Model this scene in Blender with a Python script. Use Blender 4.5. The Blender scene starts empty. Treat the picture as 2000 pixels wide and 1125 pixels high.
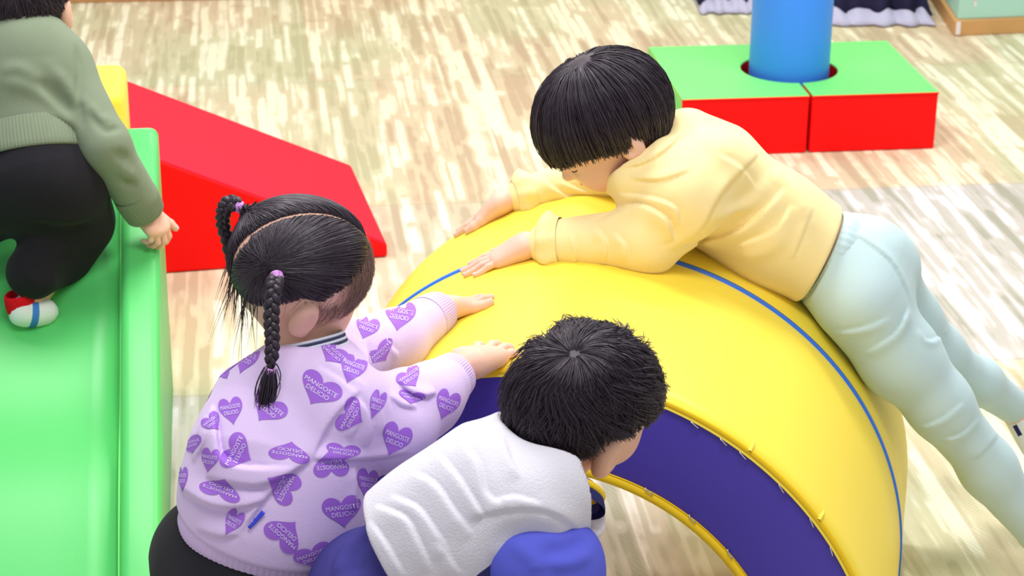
import bpy, math, random
import numpy as np
from mathutils import Vector, Matrix
from mathutils.bvhtree import BVHTree
rng = np.random.RandomState(7)
C = bpy.context.scene.collection
A = lambda *v: np.array(v, float)
def nrm(v):
    v = np.asarray(v, float); return v / (np.linalg.norm(v) + 1e-12)

# ------------------------------------------------------------------ camera
FPX, PITCH, ROLL, CH = 4200.0, .39246, .00793, 1.75
cF = A(0, math.cos(PITCH), -math.sin(PITCH)); cR0 = A(1, 0, 0); cU0 = np.cross(cR0, cF)
cR = math.cos(ROLL) * cR0 + math.sin(ROLL) * cU0; cU = -math.sin(ROLL) * cR0 + math.cos(ROLL) * cU0
CAM = A(0, 0, CH)
cd = bpy.data.cameras.new('camera'); cam = bpy.data.objects.new('camera', cd); C.objects.link(cam)
cd.sensor_width = 36; cd.lens = FPX / 2000 * 36; cd.clip_start = .05; cd.clip_end = 50
cd.dof.use_dof = True; cd.dof.focus_distance = 2.85; cd.dof.aperture_fstop = 11
M = Matrix(((cR[0], cU[0], -cF[0], 0), (cR[1], cU[1], -cF[1], 0), (cR[2], cU[2], -cF[2], CH), (0, 0, 0, 1)))
cam.matrix_world = M
bpy.context.scene.camera = cam
# ------------------------------------------------------------------ world, lights, exposure
w = bpy.data.worlds.new('world'); bpy.context.scene.world = w; w.use_nodes = True
bg = w.node_tree.nodes['Background']; bg.inputs[0].default_value = (.93, .95, 1, 1); bg.inputs[1].default_value = .50
vs = bpy.context.scene.view_settings; vs.view_transform = 'Standard'; vs.look = 'None'; vs.gamma = 1; vs.exposure = 0.12
vs.use_curve_mapping = False
def area(loc, sx, sy, power, col=(1, .98, .95), target=None):
    l = bpy.data.lights.new('ceiling_light', 'AREA'); l.shape = 'RECTANGLE'; l.size = sx; l.size_y = sy; l.energy = power; l.color = col
    o = bpy.data.objects.new('ceiling_light', l); C.objects.link(o); o.location = loc
    if target is not None:
        o.rotation_euler = (Vector(target) - Vector(loc)).to_track_quat('-Z', 'Y').to_euler()
    return o
area((-.6, 3.6, 2.75), 1.2, .5, 45)
area((1.3, 4.4, 2.75), 1.2, .5, 42)
area((.1, 1.9, 2.75), 1.4, .5, 32)
area((.2, 6.2, 2.75), 1.6, .5, 26)

# ------------------------------------------------------------------ helpers: pixels of the photograph to rays in the room
def ray(x, y): return cF + cR * (x - 1000) / FPX - cU * (y - 562.5) / FPX
def W(x, y, Yv):
    d = ray(x, y); return CAM + d * (Yv / d[1])
def G(x, y, z=0.):
    d = ray(x, y); return CAM + d * ((z - CH) / d[2])
def cv(a, b, c):                      # camera-oriented vector: right, up, towards the viewer
    return nrm(a * cR + b * cU - c * cF)
# ------------------------------------------------------------------ materials
def lin(c):
    r = []
    for v in c[:3]:
        v /= 255.; r.append(v / 12.92 if v <= .04045 else ((v + .055) / 1.055) ** 2.4)
    return (*r, 1)
def mat(name, col, rough=.6, spec=.4, sheen=0., bump=0., bscale=200., var=0., vscale=8., sss=0., coat=0., metal=0.):
    m = bpy.data.materials.new(name); m.use_nodes = True; nt = m.node_tree; b = nt.nodes['Principled BSDF']
    b.inputs['Base Color'].default_value = lin(col); b.inputs['Roughness'].default_value = rough
    b.inputs['Specular IOR Level'].default_value = spec; b.inputs['Metallic'].default_value = metal
    b.inputs['Sheen Weight'].default_value = sheen; b.inputs['Coat Weight'].default_value = coat
    if sss:
        b.inputs['Subsurface Weight'].default_value = sss; b.inputs['Subsurface Radius'].default_value = (.012, .005, .003)
        b.inputs['Subsurface Scale'].default_value = 1.
    tc = nt.nodes.new('ShaderNodeTexCoord')
    if bump:
        n = nt.nodes.new('ShaderNodeTexNoise'); n.inputs['Scale'].default_value = bscale; n.inputs['Detail'].default_value = 3
        bp = nt.nodes.new('ShaderNodeBump'); bp.inputs['Strength'].default_value = bump; bp.inputs['Distance'].default_value = .002
        nt.links.new(tc.outputs['Object'], n.inputs['Vector']); nt.links.new(n.outputs['Fac'], bp.inputs['Height']); nt.links.new(bp.outputs['Normal'], b.inputs['Normal'])
    if var:
        n = nt.nodes.new('ShaderNodeTexNoise'); n.inputs['Scale'].default_value = vscale; n.inputs['Detail'].default_value = 4
        mx = nt.nodes.new('ShaderNodeMix'); mx.data_type = 'RGBA'
        c = A(*lin(col)[:3]); mx.inputs[6].default_value = (*np.clip(c * (1 - var), 0, 1), 1); mx.inputs[7].default_value = (*np.clip(c * (1 + var), 0, 1), 1)
        nt.links.new(tc.outputs['Object'], n.inputs['Vector']); nt.links.new(n.outputs['Fac'], mx.inputs[0]); nt.links.new(mx.outputs[2], b.inputs['Base Color'])
    return m
MT = dict(
    skin=mat('skin', (236, 190, 172), .5, .35, sss=.06, bump=.08, bscale=350, var=.06, vscale=25),
    skin2=mat('skin_warm', (234, 186, 164), .5, .35, sss=.06, bump=.08, bscale=350, var=.06, vscale=25),
    lip=mat('lip', (214, 122, 116), .4), nail=mat('nail', (250, 205, 195), .25, .5), brow=mat('brow', (60, 42, 38), .8),
    hair=mat('black_hair', (50, 39, 52), .42, .55, var=.35, vscale=60), hairb=mat('brown_hair', (140, 110, 100), .45, .5, var=.3, vscale=50),
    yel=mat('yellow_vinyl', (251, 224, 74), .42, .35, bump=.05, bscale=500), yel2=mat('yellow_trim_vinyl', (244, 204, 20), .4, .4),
    vio=mat('violet_blue_vinyl', (76, 62, 176), .45, .35, bump=.06, bscale=600, var=.04), blu=mat('blue_tape', (52, 116, 226), .4),
    red=mat('red_vinyl', (250, 22, 52), .6, .12, bump=.05, bscale=500), red2=mat('bright_red_vinyl', (246, 4, 6), .6, .2),
    grn=mat('green_vinyl', (86, 200, 106), .40, .4, bump=.05, bscale=400, var=.03, vscale=3), grn2=mat('apple_green_vinyl', (118, 228, 118), .5, .3, bump=.04, bscale=500),
    sky=mat('sky_blue_vinyl', (62, 146, 255), .42, .35, bump=.04, bscale=500),
    lilac=mat('lilac_fleece', (219, 196, 238), .95, .1, sheen=.15, bump=.25, bscale=700), heart=mat('purple_print', (160, 104, 214), .7, .3, bump=.2, bscale=900, var=.06, vscale=90),
    ink=mat('white_print', (236, 220, 250), .6), lrib=mat('lilac_rib', (214, 190, 232), .95, .1, bump=.2, bscale=800),
    tag=mat('blue_tag', (56, 66, 214), .6), stripe=mat('grey_striped_jersey', (214, 220, 230), .9, .1), navy=mat('navy_stripe', (66, 70, 98), .9, .1),
    black=mat('black_cotton', (34, 33, 38), .95, .1, sheen=.05, bump=.2, bscale=600, var=.15, vscale=20), tie=mat('lilac_elastic', (214, 150, 226), .7, bump=.3, bscale=500),
    cream=mat('pale_yellow_cotton', (253, 231, 170), .92, .1, sheen=.1, bump=.2, bscale=700), aqua=mat('pale_aqua_cotton', (196, 220, 224), .92, .1, sheen=.1, bump=.2, bscale=700),
    white=mat('white_fleece', (216, 213, 224), .97, .08, sheen=.25, bump=.5, bscale=420), bsleeve=mat('blue_jersey', (92, 98, 208), .9, .1, bump=.2, bscale=600),
    dnavy=mat('dark_navy_cotton', (48, 48, 96), .9, .1, bump=.2, bscale=600), purp=mat('indigo_cotton', (66, 62, 132), .92, .1, bump=.2, bscale=600, var=.08),
    olive=mat('sage_knit', (126, 138, 116), .95, .1, sheen=.1, bump=.35, bscale=800, var=.05, vscale=30),
    sockw=mat('white_sock', (226, 234, 232), .9, .1, bump=.3, bscale=700), sockr=mat('red_sock', (214, 24, 36), .9, .1), sockb=mat('blue_sock', (70, 130, 210), .9, .1),
    steel=mat('steel', (210, 210, 220), .3, metal=.8), mint=mat('mint_laminate', (178, 226, 208), .5, var=.03), wood=mat('tan_wood', (208, 160, 100), .55, var=.08, vscale=14),
    taupe=mat('taupe_print', (176, 158, 152), .7), wht=mat('white_edge', (240, 236, 238), .7), lav=mat('lavender_grey_cloth', (188, 186, 210), .95, .1, bump=.2, bscale=300, var=.06),
    navyc=mat('navy_cloth', (42, 40, 66), .95, .1, var=.3, vscale=6), wall=mat('wall_paint', (240, 236, 226), .8), base=mat('baseboard_brown', (190, 140, 90), .6))
# ------------------------------------------------------------------ object helpers
def tag(o, label=None, cat=None, group=None, kind=None):
    if label: o['label'] = label
    if cat: o['category'] = cat
    if group: o['group'] = group
    if kind: o['kind'] = kind
    return o
def empty(name, loc, label=None, cat=None):
    o = bpy.data.objects.new(name, None); C.objects.link(o); o.location = loc; o.empty_display_size = .1
    return tag(o, label, cat)
def mk(name, V, Fs, m, parent=None, smooth=True, mi=None):
    me = bpy.data.meshes.new(name); V = np.asarray(V, float)
    if parent is not None: V = V - np.array(ROOT(parent))
    if isinstance(Fs, np.ndarray) and Fs.dtype != object:
        nf, k = Fs.shape
        me.vertices.add(len(V)); me.vertices.foreach_set('co', V.ravel().astype(np.float32))
        me.loops.add(nf * k); me.loops.foreach_set('vertex_index', Fs.ravel().astype(np.int32))
        me.polygons.add(nf); me.polygons.foreach_set('loop_start', (np.arange(nf) * k).astype(np.int32))
        me.update(calc_edges=True)
    else:
        me.from_pydata([tuple(v) for v in V], [], [tuple(int(i) for i in f) for f in Fs]); me.update()
    for x in (m if isinstance(m, (list, tuple)) else [m]): me.materials.append(MT[x])
    if mi is not None: me.polygons.foreach_set('material_index', np.asarray(mi, np.int32))
    me.polygons.foreach_set('use_smooth', np.full(len(me.polygons), smooth))
    o = bpy.data.objects.new(name, me); C.objects.link(o)
    if parent is not None: o.parent = parent
    me.validate()
    return o
def ROOT(o):
    l = A(0, 0, 0)
    while o is not None: l = l + A(*o.location); o = o.parent
    return l
def merge(parts):                     # list of (V, F quad array, matindex)
    Vs, Fs, Ms, n = [], [], [], 0
    for V, Fq, mi in parts:
        Vs.append(V); Fq = np.asarray(Fq)
        if Fq.shape[1] == 3: Fq = np.c_[Fq, Fq[:, 2]]
        Fs.append(Fq + n); Ms.append(np.full(len(Fq), mi)); n += len(V)
    return np.vstack(Vs), np.vstack(Fs), np.concatenate(Ms)
def mkmix(name, parts, mats, parent=None, smooth=True):
    V, Fq, mi = merge(parts)
    Fl = [tuple(f) if f[2] != f[3] else tuple(f[:3]) for f in Fq.tolist()]
    return mk(name, V, Fl, mats, parent, smooth, mi)
def box(cx, sx, R=np.eye(3), bev=.0):
    import bmesh
    bm = bmesh.new(); bmesh.ops.create_cube(bm, size=1)
    for v in bm.verts: v.co = Vector([v.co[i] * sx[i] for i in range(3)])
    if bev: bmesh.ops.bevel(bm, geom=list(bm.edges), offset=bev, segments=3, profile=.5, affect='EDGES')
    V = np.array([v.co for v in bm.verts]) @ np.asarray(R).T + np.asarray(cx); Fl = [[v.index for v in f.verts] for f in bm.faces]; bm.free()
    return V, Fl
def prism(poly, o, e1, e2, e3, depth):   # polygon in plane (e1,e2) at origin o, extruded along e3
    n = len(poly); V = [o + e1 * a + e2 * b for a, b in poly] + [o + e1 * a + e2 * b + e3 * depth for a, b in poly]
    Fl = [list(range(n))[::-1], list(range(n, 2 * n))] + [[i, (i + 1) % n, n + (i + 1) % n, n + i] for i in range(n)]
    return V, Fl
def bevel(o, wd, seg=3):
    b = o.modifiers.new('bevel', 'BEVEL'); b.width = wd; b.segments = seg; b.limit_method = 'ANGLE'; b.angle_limit = math.radians(35)
    return o
def frames(path):
    path = np.asarray(path, float); t = np.gradient(path, axis=0); t /= np.linalg.norm(t, axis=1)[:, None] + 1e-12
    n = np.cross(t[0], A(.31, .2, .93)); n /= np.linalg.norm(n); N = []
    for ti in t:
        n = n - ti * (n @ ti); n /= np.linalg.norm(n) + 1e-12; N.append(n.copy())
    N = np.array(N); return t, N, np.cross(t, N)
def smooth_path(pts, n):
    pts = np.asarray(pts, float); k = len(pts)
    if k == 2: return pts[0] + (pts[1] - pts[0]) * np.linspace(0, 1, n)[:, None]
    P_ = np.vstack([2 * pts[0] - pts[1], pts, 2 * pts[-1] - pts[-2]]); u = np.linspace(0, k - 1 - 1e-9, n); i = u.astype(int); f = (u - i)[:, None]
    a, b, c, d = P_[i], P_[i + 1], P_[i + 2], P_[i + 3]
    return .5 * ((2 * b) + (-a + c) * f + (2 * a - 5 * b + 4 * c - d) * f ** 2 + (-a + 3 * b - 3 * c + d) * f ** 3)
def tube(path, rad, seg=8, cap=True):
    path = np.asarray(path, float); n = len(path); rad = np.broadcast_to(np.asarray(rad, float), (n,))
    t, N, B = frames(path); th = np.linspace(0, 2 * np.pi, seg, endpoint=False)
    V = (path[:, None] + rad[:, None, None] * (np.cos(th)[None, :, None] * N[:, None] + np.sin(th)[None, :, None] * B[:, None])).reshape(-1, 3)
    i = np.arange(n - 1)[:, None] * seg; j = np.arange(seg)[None]; j2 = (j + 1) % seg
    Fq = np.stack([i + j, i + j2, i + seg + j2, i + seg + j], -1).reshape(-1, 4)
    if cap:
        V = np.vstack([V, path[0], path[-1]]); a = n * seg
        c0 = [[a, (k + 1) % seg, k, k] for k in range(seg)]; c1 = [[a + 1, (n - 1) * seg + k, (n - 1) * seg + (k + 1) % seg, (n - 1) * seg + (k + 1) % seg] for k in range(seg)]
        Fq = np.vstack([Fq, c0, c1])
    return V, Fq
def band(c0, c1, e1, r0, r1, thick=.004, nribs=60, amp=.0007, roll=0.):
    """knitted band / cuff: open elliptical sleeve from c0 to c1; r0, r1 = (radius along e1, radius across)"""
    c0, c1 = A(*c0), A(*c1); ax = nrm(c1 - c0); e1 = nrm(e1 - ax * (e1 @ ax)); e2 = np.cross(ax, e1)
    seg = nribs * 4; th = np.linspace(0, 2 * np.pi, seg, endpoint=False); rib = amp * np.cos(th * nribs)
    prof = [(0, -.0), (.25, .0008 + roll * .3), (.5, .001 + roll), (.75, .0008 + roll * .6), (.93, 0), (1, -thick * .4), (.98, -thick), (.6, -thick * 1.3), (0.2, -thick * 1.4)]
    V = []
    for k, (t, dr) in enumerate(prof):
        c = c0 + (c1 - c0) * t; ra = r0[0] + (r1[0] - r0[0]) * t; rb = r0[1] + (r1[1] - r0[1]) * t
        rr = dr + (rib if 0 < t < .99 else 0 * rib)
        V.append(c + (np.cos(th) * (ra + rr))[:, None] * e1 + (np.sin(th) * (rb + rr))[:, None] * e2)
    n = len(prof); i = np.arange(n - 1)[:, None] * seg; j = np.arange(seg)[None]; j2 = (j + 1) % seg
    Fq = np.stack([i + j, i + j2, i + seg + j2, i + seg + j], -1).reshape(-1, 4)
    return np.vstack(V), Fq
# ------------------------------------------------------------------ implicit surfaces
class SDF:
    def __init__(s, fk=1.45): s.pr = []; s.fk = fk
    def add(s, f, k=.01, op='u', reach=0.): s.pr.append((op, f, k, reach)); return s
    def rc(s, a, b, ra, rb, k=.012, op='u', flat=None):
        a, b = A(*a), A(*b); ab = b - a; L = ab @ ab + 1e-12
        if flat is None:
            f = lambda P: (lambda t: np.linalg.norm(P - a - t[:, None] * ab, axis=1) - (ra + (rb - ra) * t))(np.clip((P - a) @ ab / L, 0, 1))
        else:
            n, q = nrm(flat[0]), flat[1]       # squash along n by q (<1)
            def f(P):
                t = np.clip((P - a) @ ab / L, 0, 1); d = P - a - t[:, None] * ab; dn = d @ n
                d = d + np.outer(dn * (1 / q - 1), n); l = np.linalg.norm(d, axis=1); rr = ra + (rb - ra) * t
                return (l - rr) * np.where(l > rr, q + (1 - q) * .3, (1 + q) / 2)
        return s.add(f, k, op)
    def chain(s, pts, rs, k=.012, op='u', flat=None):
        for i in range(len(pts) - 1): s.rc(pts[i], pts[i + 1], rs[i], rs[i + 1], k, op, flat)
        return s
    def ell(s, c, R, r, k=.01, op='u'):        # R rows = axes
        c = A(*c); R = np.asarray(R); r = A(*r)
        def f(P):
            q = (P - c) @ R.T; k0 = np.linalg.norm(q / r, axis=1); k1 = np.linalg.norm(q / r ** 2, axis=1) + 1e-9
            return k0 * (k0 - 1) / k1
        return s.add(f, k, op)
    def plane(s, p, n, k=.004):                # keep the side opposite n
        p, n = A(*p), nrm(n); return s.add(lambda P: -((P - p) @ n), k, 'cut')
    def fold(s, pts, w_, amp):                 # ridge (amp>0) or groove (amp<0) along a line on the surface
        pts = smooth_path(pts, max(6, 4 * len(pts))) if len(pts) > 2 else np.asarray(pts, float)
        n = len(pts); u = np.linspace(0, 1, n)
        def f(P):
            best = np.full(len(P), 9.); at = np.zeros(len(P))
            for i in range(n - 1):
                a, ab = pts[i], pts[i + 1] - pts[i]; L = ab @ ab + 1e-12; t = np.clip((P - a) @ ab / L, 0, 1)
                d = np.linalg.norm(P - a - t[:, None] * ab, axis=1); m = d < best; best[m] = d[m]; at[m] = (u[i] + (u[i + 1] - u[i]) * t)[m]
            f.at = at; return best
        def g(P):
            d = f(P); e = np.clip(np.minimum(f.at, 1 - f.at) * 5, 0, 1); return d, amp * np.exp(-(d / w_) ** 2) * (.25 + .75 * e)
        s.pr.append(('disp', g, 0, w_ * 3)); return s
    def crease(s, pts, w_, amp):               # cloth lying over cloth: raised on the left of the line as seen in the photo, sharp step at the line
        pts = smooth_path(pts, max(8, 4 * len(pts))); n = len(pts); u = np.linspace(0, 1, n); tc = nrm(CAM - pts.mean(0))
        def g(P):
            best = np.full(len(P), 9.); at = np.zeros(len(P)); lat = np.zeros(len(P))
            for i in range(n - 1):
                a, ab = pts[i], pts[i + 1] - pts[i]; L = ab @ ab + 1e-12; t = np.clip((P - a) @ ab / L, 0, 1); q = P - a - t[:, None] * ab
                d = np.linalg.norm(q, axis=1); m = d < best; best[m] = d[m]; at[m] = (u[i] + (u[i + 1] - u[i]) * t)[m]; lat[m] = (q @ nrm(np.cross(tc, ab)))[m]
            e = np.clip(np.minimum(at, 1 - at) * 4, 0, 1) ** .7; sd_ = 1 / (1 + np.exp(-lat / .0011))
            return best, amp * e * (np.exp(-(best / w_) ** 2) * (sd_ * 1.15 - .15) - .35 * np.exp(-((lat + .0015) / .0028) ** 2) * np.exp(-(best / w_) ** 2))
        s.pr.append(('disp', g, 0, w_ * 2.5)); return s
    def pc(s, pts, w_, amp):
        h = s.pix(pts)
        if len(h) > 2: s._c = getattr(s, '_c', []) + [(h, w_, amp)]
        return s
    def wave(s, amp, freq, seed=0, aniso=None, c=None, R=None):
        r = np.random.RandomState(seed); K = r.normal(size=(5, 3)); K /= np.linalg.norm(K, axis=1)[:, None]
        if aniso is not None:
            a = nrm(aniso); K = K - .75 * np.outer(K @ a, a)
        K *= freq * r.uniform(.6, 1.5, (5, 1)); ph = r.uniform(0, 6.28, 5)
        def g(P):
            q = P + .006 * np.sin(P[:, [1, 2, 0]] * freq * .8 + ph[:3]); v = np.sin(q @ K.T + ph).sum(1) / 5
            m = 1. if c is None else np.exp(-((P - c) ** 2).sum(1) / R ** 2)
            return None, amp * v * m
        s.pr.append(('wave', g, 0, 0)); return s
    def ev(s, P, sel=None):
        d = np.full(len(P), 1.)
        for i, (op, f, k, rch) in enumerate(s.pr):
            if sel is not None and not sel[i]: continue
            if op == 'u':
                e = f(P); h = np.maximum(k - np.abs(d - e), 0) / k; d = np.minimum(d, e) - h * h * k / 4
            elif op == 'sub':
                e = -f(P); h = np.maximum(k - np.abs(d - e), 0) / k; d = np.maximum(d, e) + h * h * k / 4
            elif op == 'cut':
                e = -f(P); h = np.maximum(k - np.abs(d - e), 0) / k; d = np.maximum(d, e) + h * h * k / 4
            else: d = d - f(P)[1]
        return d
    def hit(s, px, py, near=.9):
        o = CAM; d = nrm(ray(px, py)); t = near
        for _ in range(200):
            e = float(s.ev((o + d * t)[None])[0])
            if e < .0004: return o + d * t
            t += max(e * .6, .0003)
            if t > 9: return None
        return o + d * t
    def pix(s, pts):
        return [h for h in (s.hit(*q) for q in pts) if h is not None]
    def pf(s, pts, w_, amp):
        h = s.pix(pts)
        if len(h) > 1: s._q = getattr(s, '_q', []) + [(h, w_, amp)]
        return s
    def flush(s):
        for h, w_, amp in getattr(s, '_q', []): s.fold(h, max(w_, .0045) * 1.15, amp * s.fk)
        for h, w_, amp in getattr(s, '_c', []): s.crease(h, w_, amp * 1.35)
        s._q = []; s._c = []; return s
    def mesh(s, lo, hi, v=.003, N=16, relax=1):
        s.flush()
        lo = A(*lo); nb = np.ceil((A(*hi) - lo) / (v * N)).astype(int); S = v * N
        bi = np.stack(np.meshgrid(*[np.arange(n) for n in nb], indexing='ij'), -1).reshape(-1, 3); cen = lo + (bi + .5) * S
        H = S * .8661; dist = []; d = np.full(len(cen), 1.)
        for op, f, k, rch in s.pr:
            if op in ('u', 'sub', 'cut'):
                e = f(cen); dist.append(e)
                d = np.minimum(d, e) if op == 'u' else np.maximum(d, -e)
            elif op == 'disp': dist.append(f(cen)[0])
            else: dist.append(np.zeros(len(cen)))
        dist = np.array(dist); act = np.where(np.abs(d) < H * 1.35 + .014)[0]
        dun = np.min([dist[i] for i, q in enumerate(s.pr) if q[0] == 'u'], axis=0)
        g = np.arange(N + 1); loc = np.stack(np.meshgrid(g, g, g, indexing='ij'), -1).reshape(-1, 3)
        big = nb * N + 2; key = lambda ijk: (ijk[..., 0].astype(np.int64) * big[1] + ijk[..., 1]) * big[2] + ijk[..., 2]
        cellk, cellp, quads = [], [], []
        off = np.array([[(c >> 2) & 1, (c >> 1) & 1, c & 1] for c in range(8)])
        for b in act:
            sel = []
            for i, (op, f, k, rch) in enumerate(s.pr):
                if op == 'u': sel.append(dist[i, b] < max(dun[b], 0) + 2.8 * H + k)
                elif op == 'disp': sel.append(dist[i, b] < H * 1.1 + rch)
                elif op == 'wave': sel.append(True)
                else: sel.append(dist[i, b] < H * 1.4 + k)
            base = bi[b] * N; D = s.ev(lo + (base + loc) * v, sel).reshape(N + 1, N + 1, N + 1); neg = D < 0
            if neg.all() or not neg.any(): continue
            cn = sum(neg[o[0]:N + o[0], o[1]:N + o[1], o[2]:N + o[2]].astype(int) for o in off); ci = np.argwhere((cn > 0) & (cn < 8))
            if len(ci) == 0: continue
            vals = np.stack([D[ci[:, 0] + o[0], ci[:, 1] + o[1], ci[:, 2] + o[2]] for o in off], 1)
            acc = np.zeros((len(ci), 3)); cnt = np.zeros(len(ci))
            for a_ in range(8):
                for ax_ in range(3):
                    if off[a_][ax_]: continue
                    b_ = a_ | (4 >> ax_); va, vb = vals[:, a_], vals[:, b_]; m = (va < 0) != (vb < 0); t = np.where(m, va / (va - vb + 1e-12), 0)
                    p = off[a_].astype(float)[None].repeat(len(ci), 0); p[:, ax_] += t; acc += p * m[:, None]; cnt += m
            cellk.append(key(ci + base)); cellp.append(lo + (base + ci + acc / cnt[:, None]) * v)
            for ax_ in range(3):
                sl0 = [slice(0, N)] * 3; sl1 = list(sl0); sl1[ax_] = slice(1, N + 1); n0 = neg[tuple(sl0)]; n1 = neg[tuple(sl1)]
                e = np.argwhere(n0 != n1)
                if len(e) == 0: continue
                fl = n0[e[:, 0], e[:, 1], e[:, 2]]; u_, v_ = (ax_ + 1) % 3, (ax_ + 2) % 3; gq = e + base; q = []
                for du, dv in ((-1, -1), (0, -1), (0, 0), (-1, 0)):
                    h = gq.copy(); h[:, u_] += du; h[:, v_] += dv; q.append(key(h))
                q = np.stack(q, 1); q[~fl] = q[~fl][:, ::-1]; quads.append(q)
        K = np.concatenate(cellk); Pp = np.vstack(cellp); Q = np.vstack(quads)
        K, idx = np.unique(K, return_index=True); Pp = Pp[idx]; J = np.searchsorted(K, Q); J = np.clip(J, 0, len(K) - 1); ok = (K[J] == Q).all(1); J = J[ok]
        for _ in range(relax):
            acc = np.zeros_like(Pp); cnt = np.zeros(len(Pp))
            for a_ in range(4):
                np.add.at(acc, J[:, a_], Pp[J[:, (a_ + 1) % 4]]); np.add.at(cnt, J[:, a_], 1)
            Pp = np.where(cnt[:, None] > 0, .5 * Pp + .5 * acc / np.maximum(cnt, 1)[:, None], Pp)
        return Pp, J
# ------------------------------------------------------------------ floor (carpet planks)
FY = .1241; fx = A(math.cos(FY), math.sin(FY), 0); fy = A(-math.sin(FY), math.cos(FY), 0); fz = A(0, 0, 1)
def nodeh(nt):
    L = nt.links
    def M_(op, *a):
        n = nt.nodes.new('ShaderNodeMath'); n.operation = op
        for i, v in enumerate(a):
            if isinstance(v, (int, float)): n.inputs[i].default_value = v
            else: L.new(v, n.inputs[i])
        return n.outputs[0]
    def XYZ(x, y, z=0.):
        n = nt.nodes.new('ShaderNodeCombineXYZ')
        for i, v in enumerate((x, y, z)):
            if isinstance(v, (int, float)): n.inputs[i].default_value = v
            else: L.new(v, n.inputs[i])
        return n.outputs[0]
    def WN(v):
        n = nt.nodes.new('ShaderNodeTexWhiteNoise'); n.noise_dimensions = '3D'; L.new(v, n.inputs['Vector']); return n.outputs['Value']
    def NZ(v, sc, det=2., rough=.5):
        n = nt.nodes.new('ShaderNodeTexNoise'); L.new(v, n.inputs['Vector']); n.inputs['Scale'].default_value = sc; n.inputs['Detail'].default_value = det; n.inputs['Roughness'].default_value = rough; return n.outputs['Fac']
    def MIX(f, a, b):
        n = nt.nodes.new('ShaderNodeMix'); n.data_type = 'RGBA'; n.clamp_factor = True
        for i, v in ((0, f), (6, a), (7, b)):
            if isinstance(v, (int, float)): n.inputs[i].default_value = v
            elif isinstance(v, tuple): n.inputs[i].default_value = lin(v)
            else: L.new(v, n.inputs[i])
        return n.outputs[2]
    def SS(v, a, b):
        n = nt.nodes.new('ShaderNodeMapRange'); n.interpolation_type = 'SMOOTHSTEP'; L.new(v, n.inputs[0]); n.inputs[1].default_value = a; n.inputs[2].default_value = b; return n.outputs[0]
    return M_, XYZ, WN, NZ, MIX, SS
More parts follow.
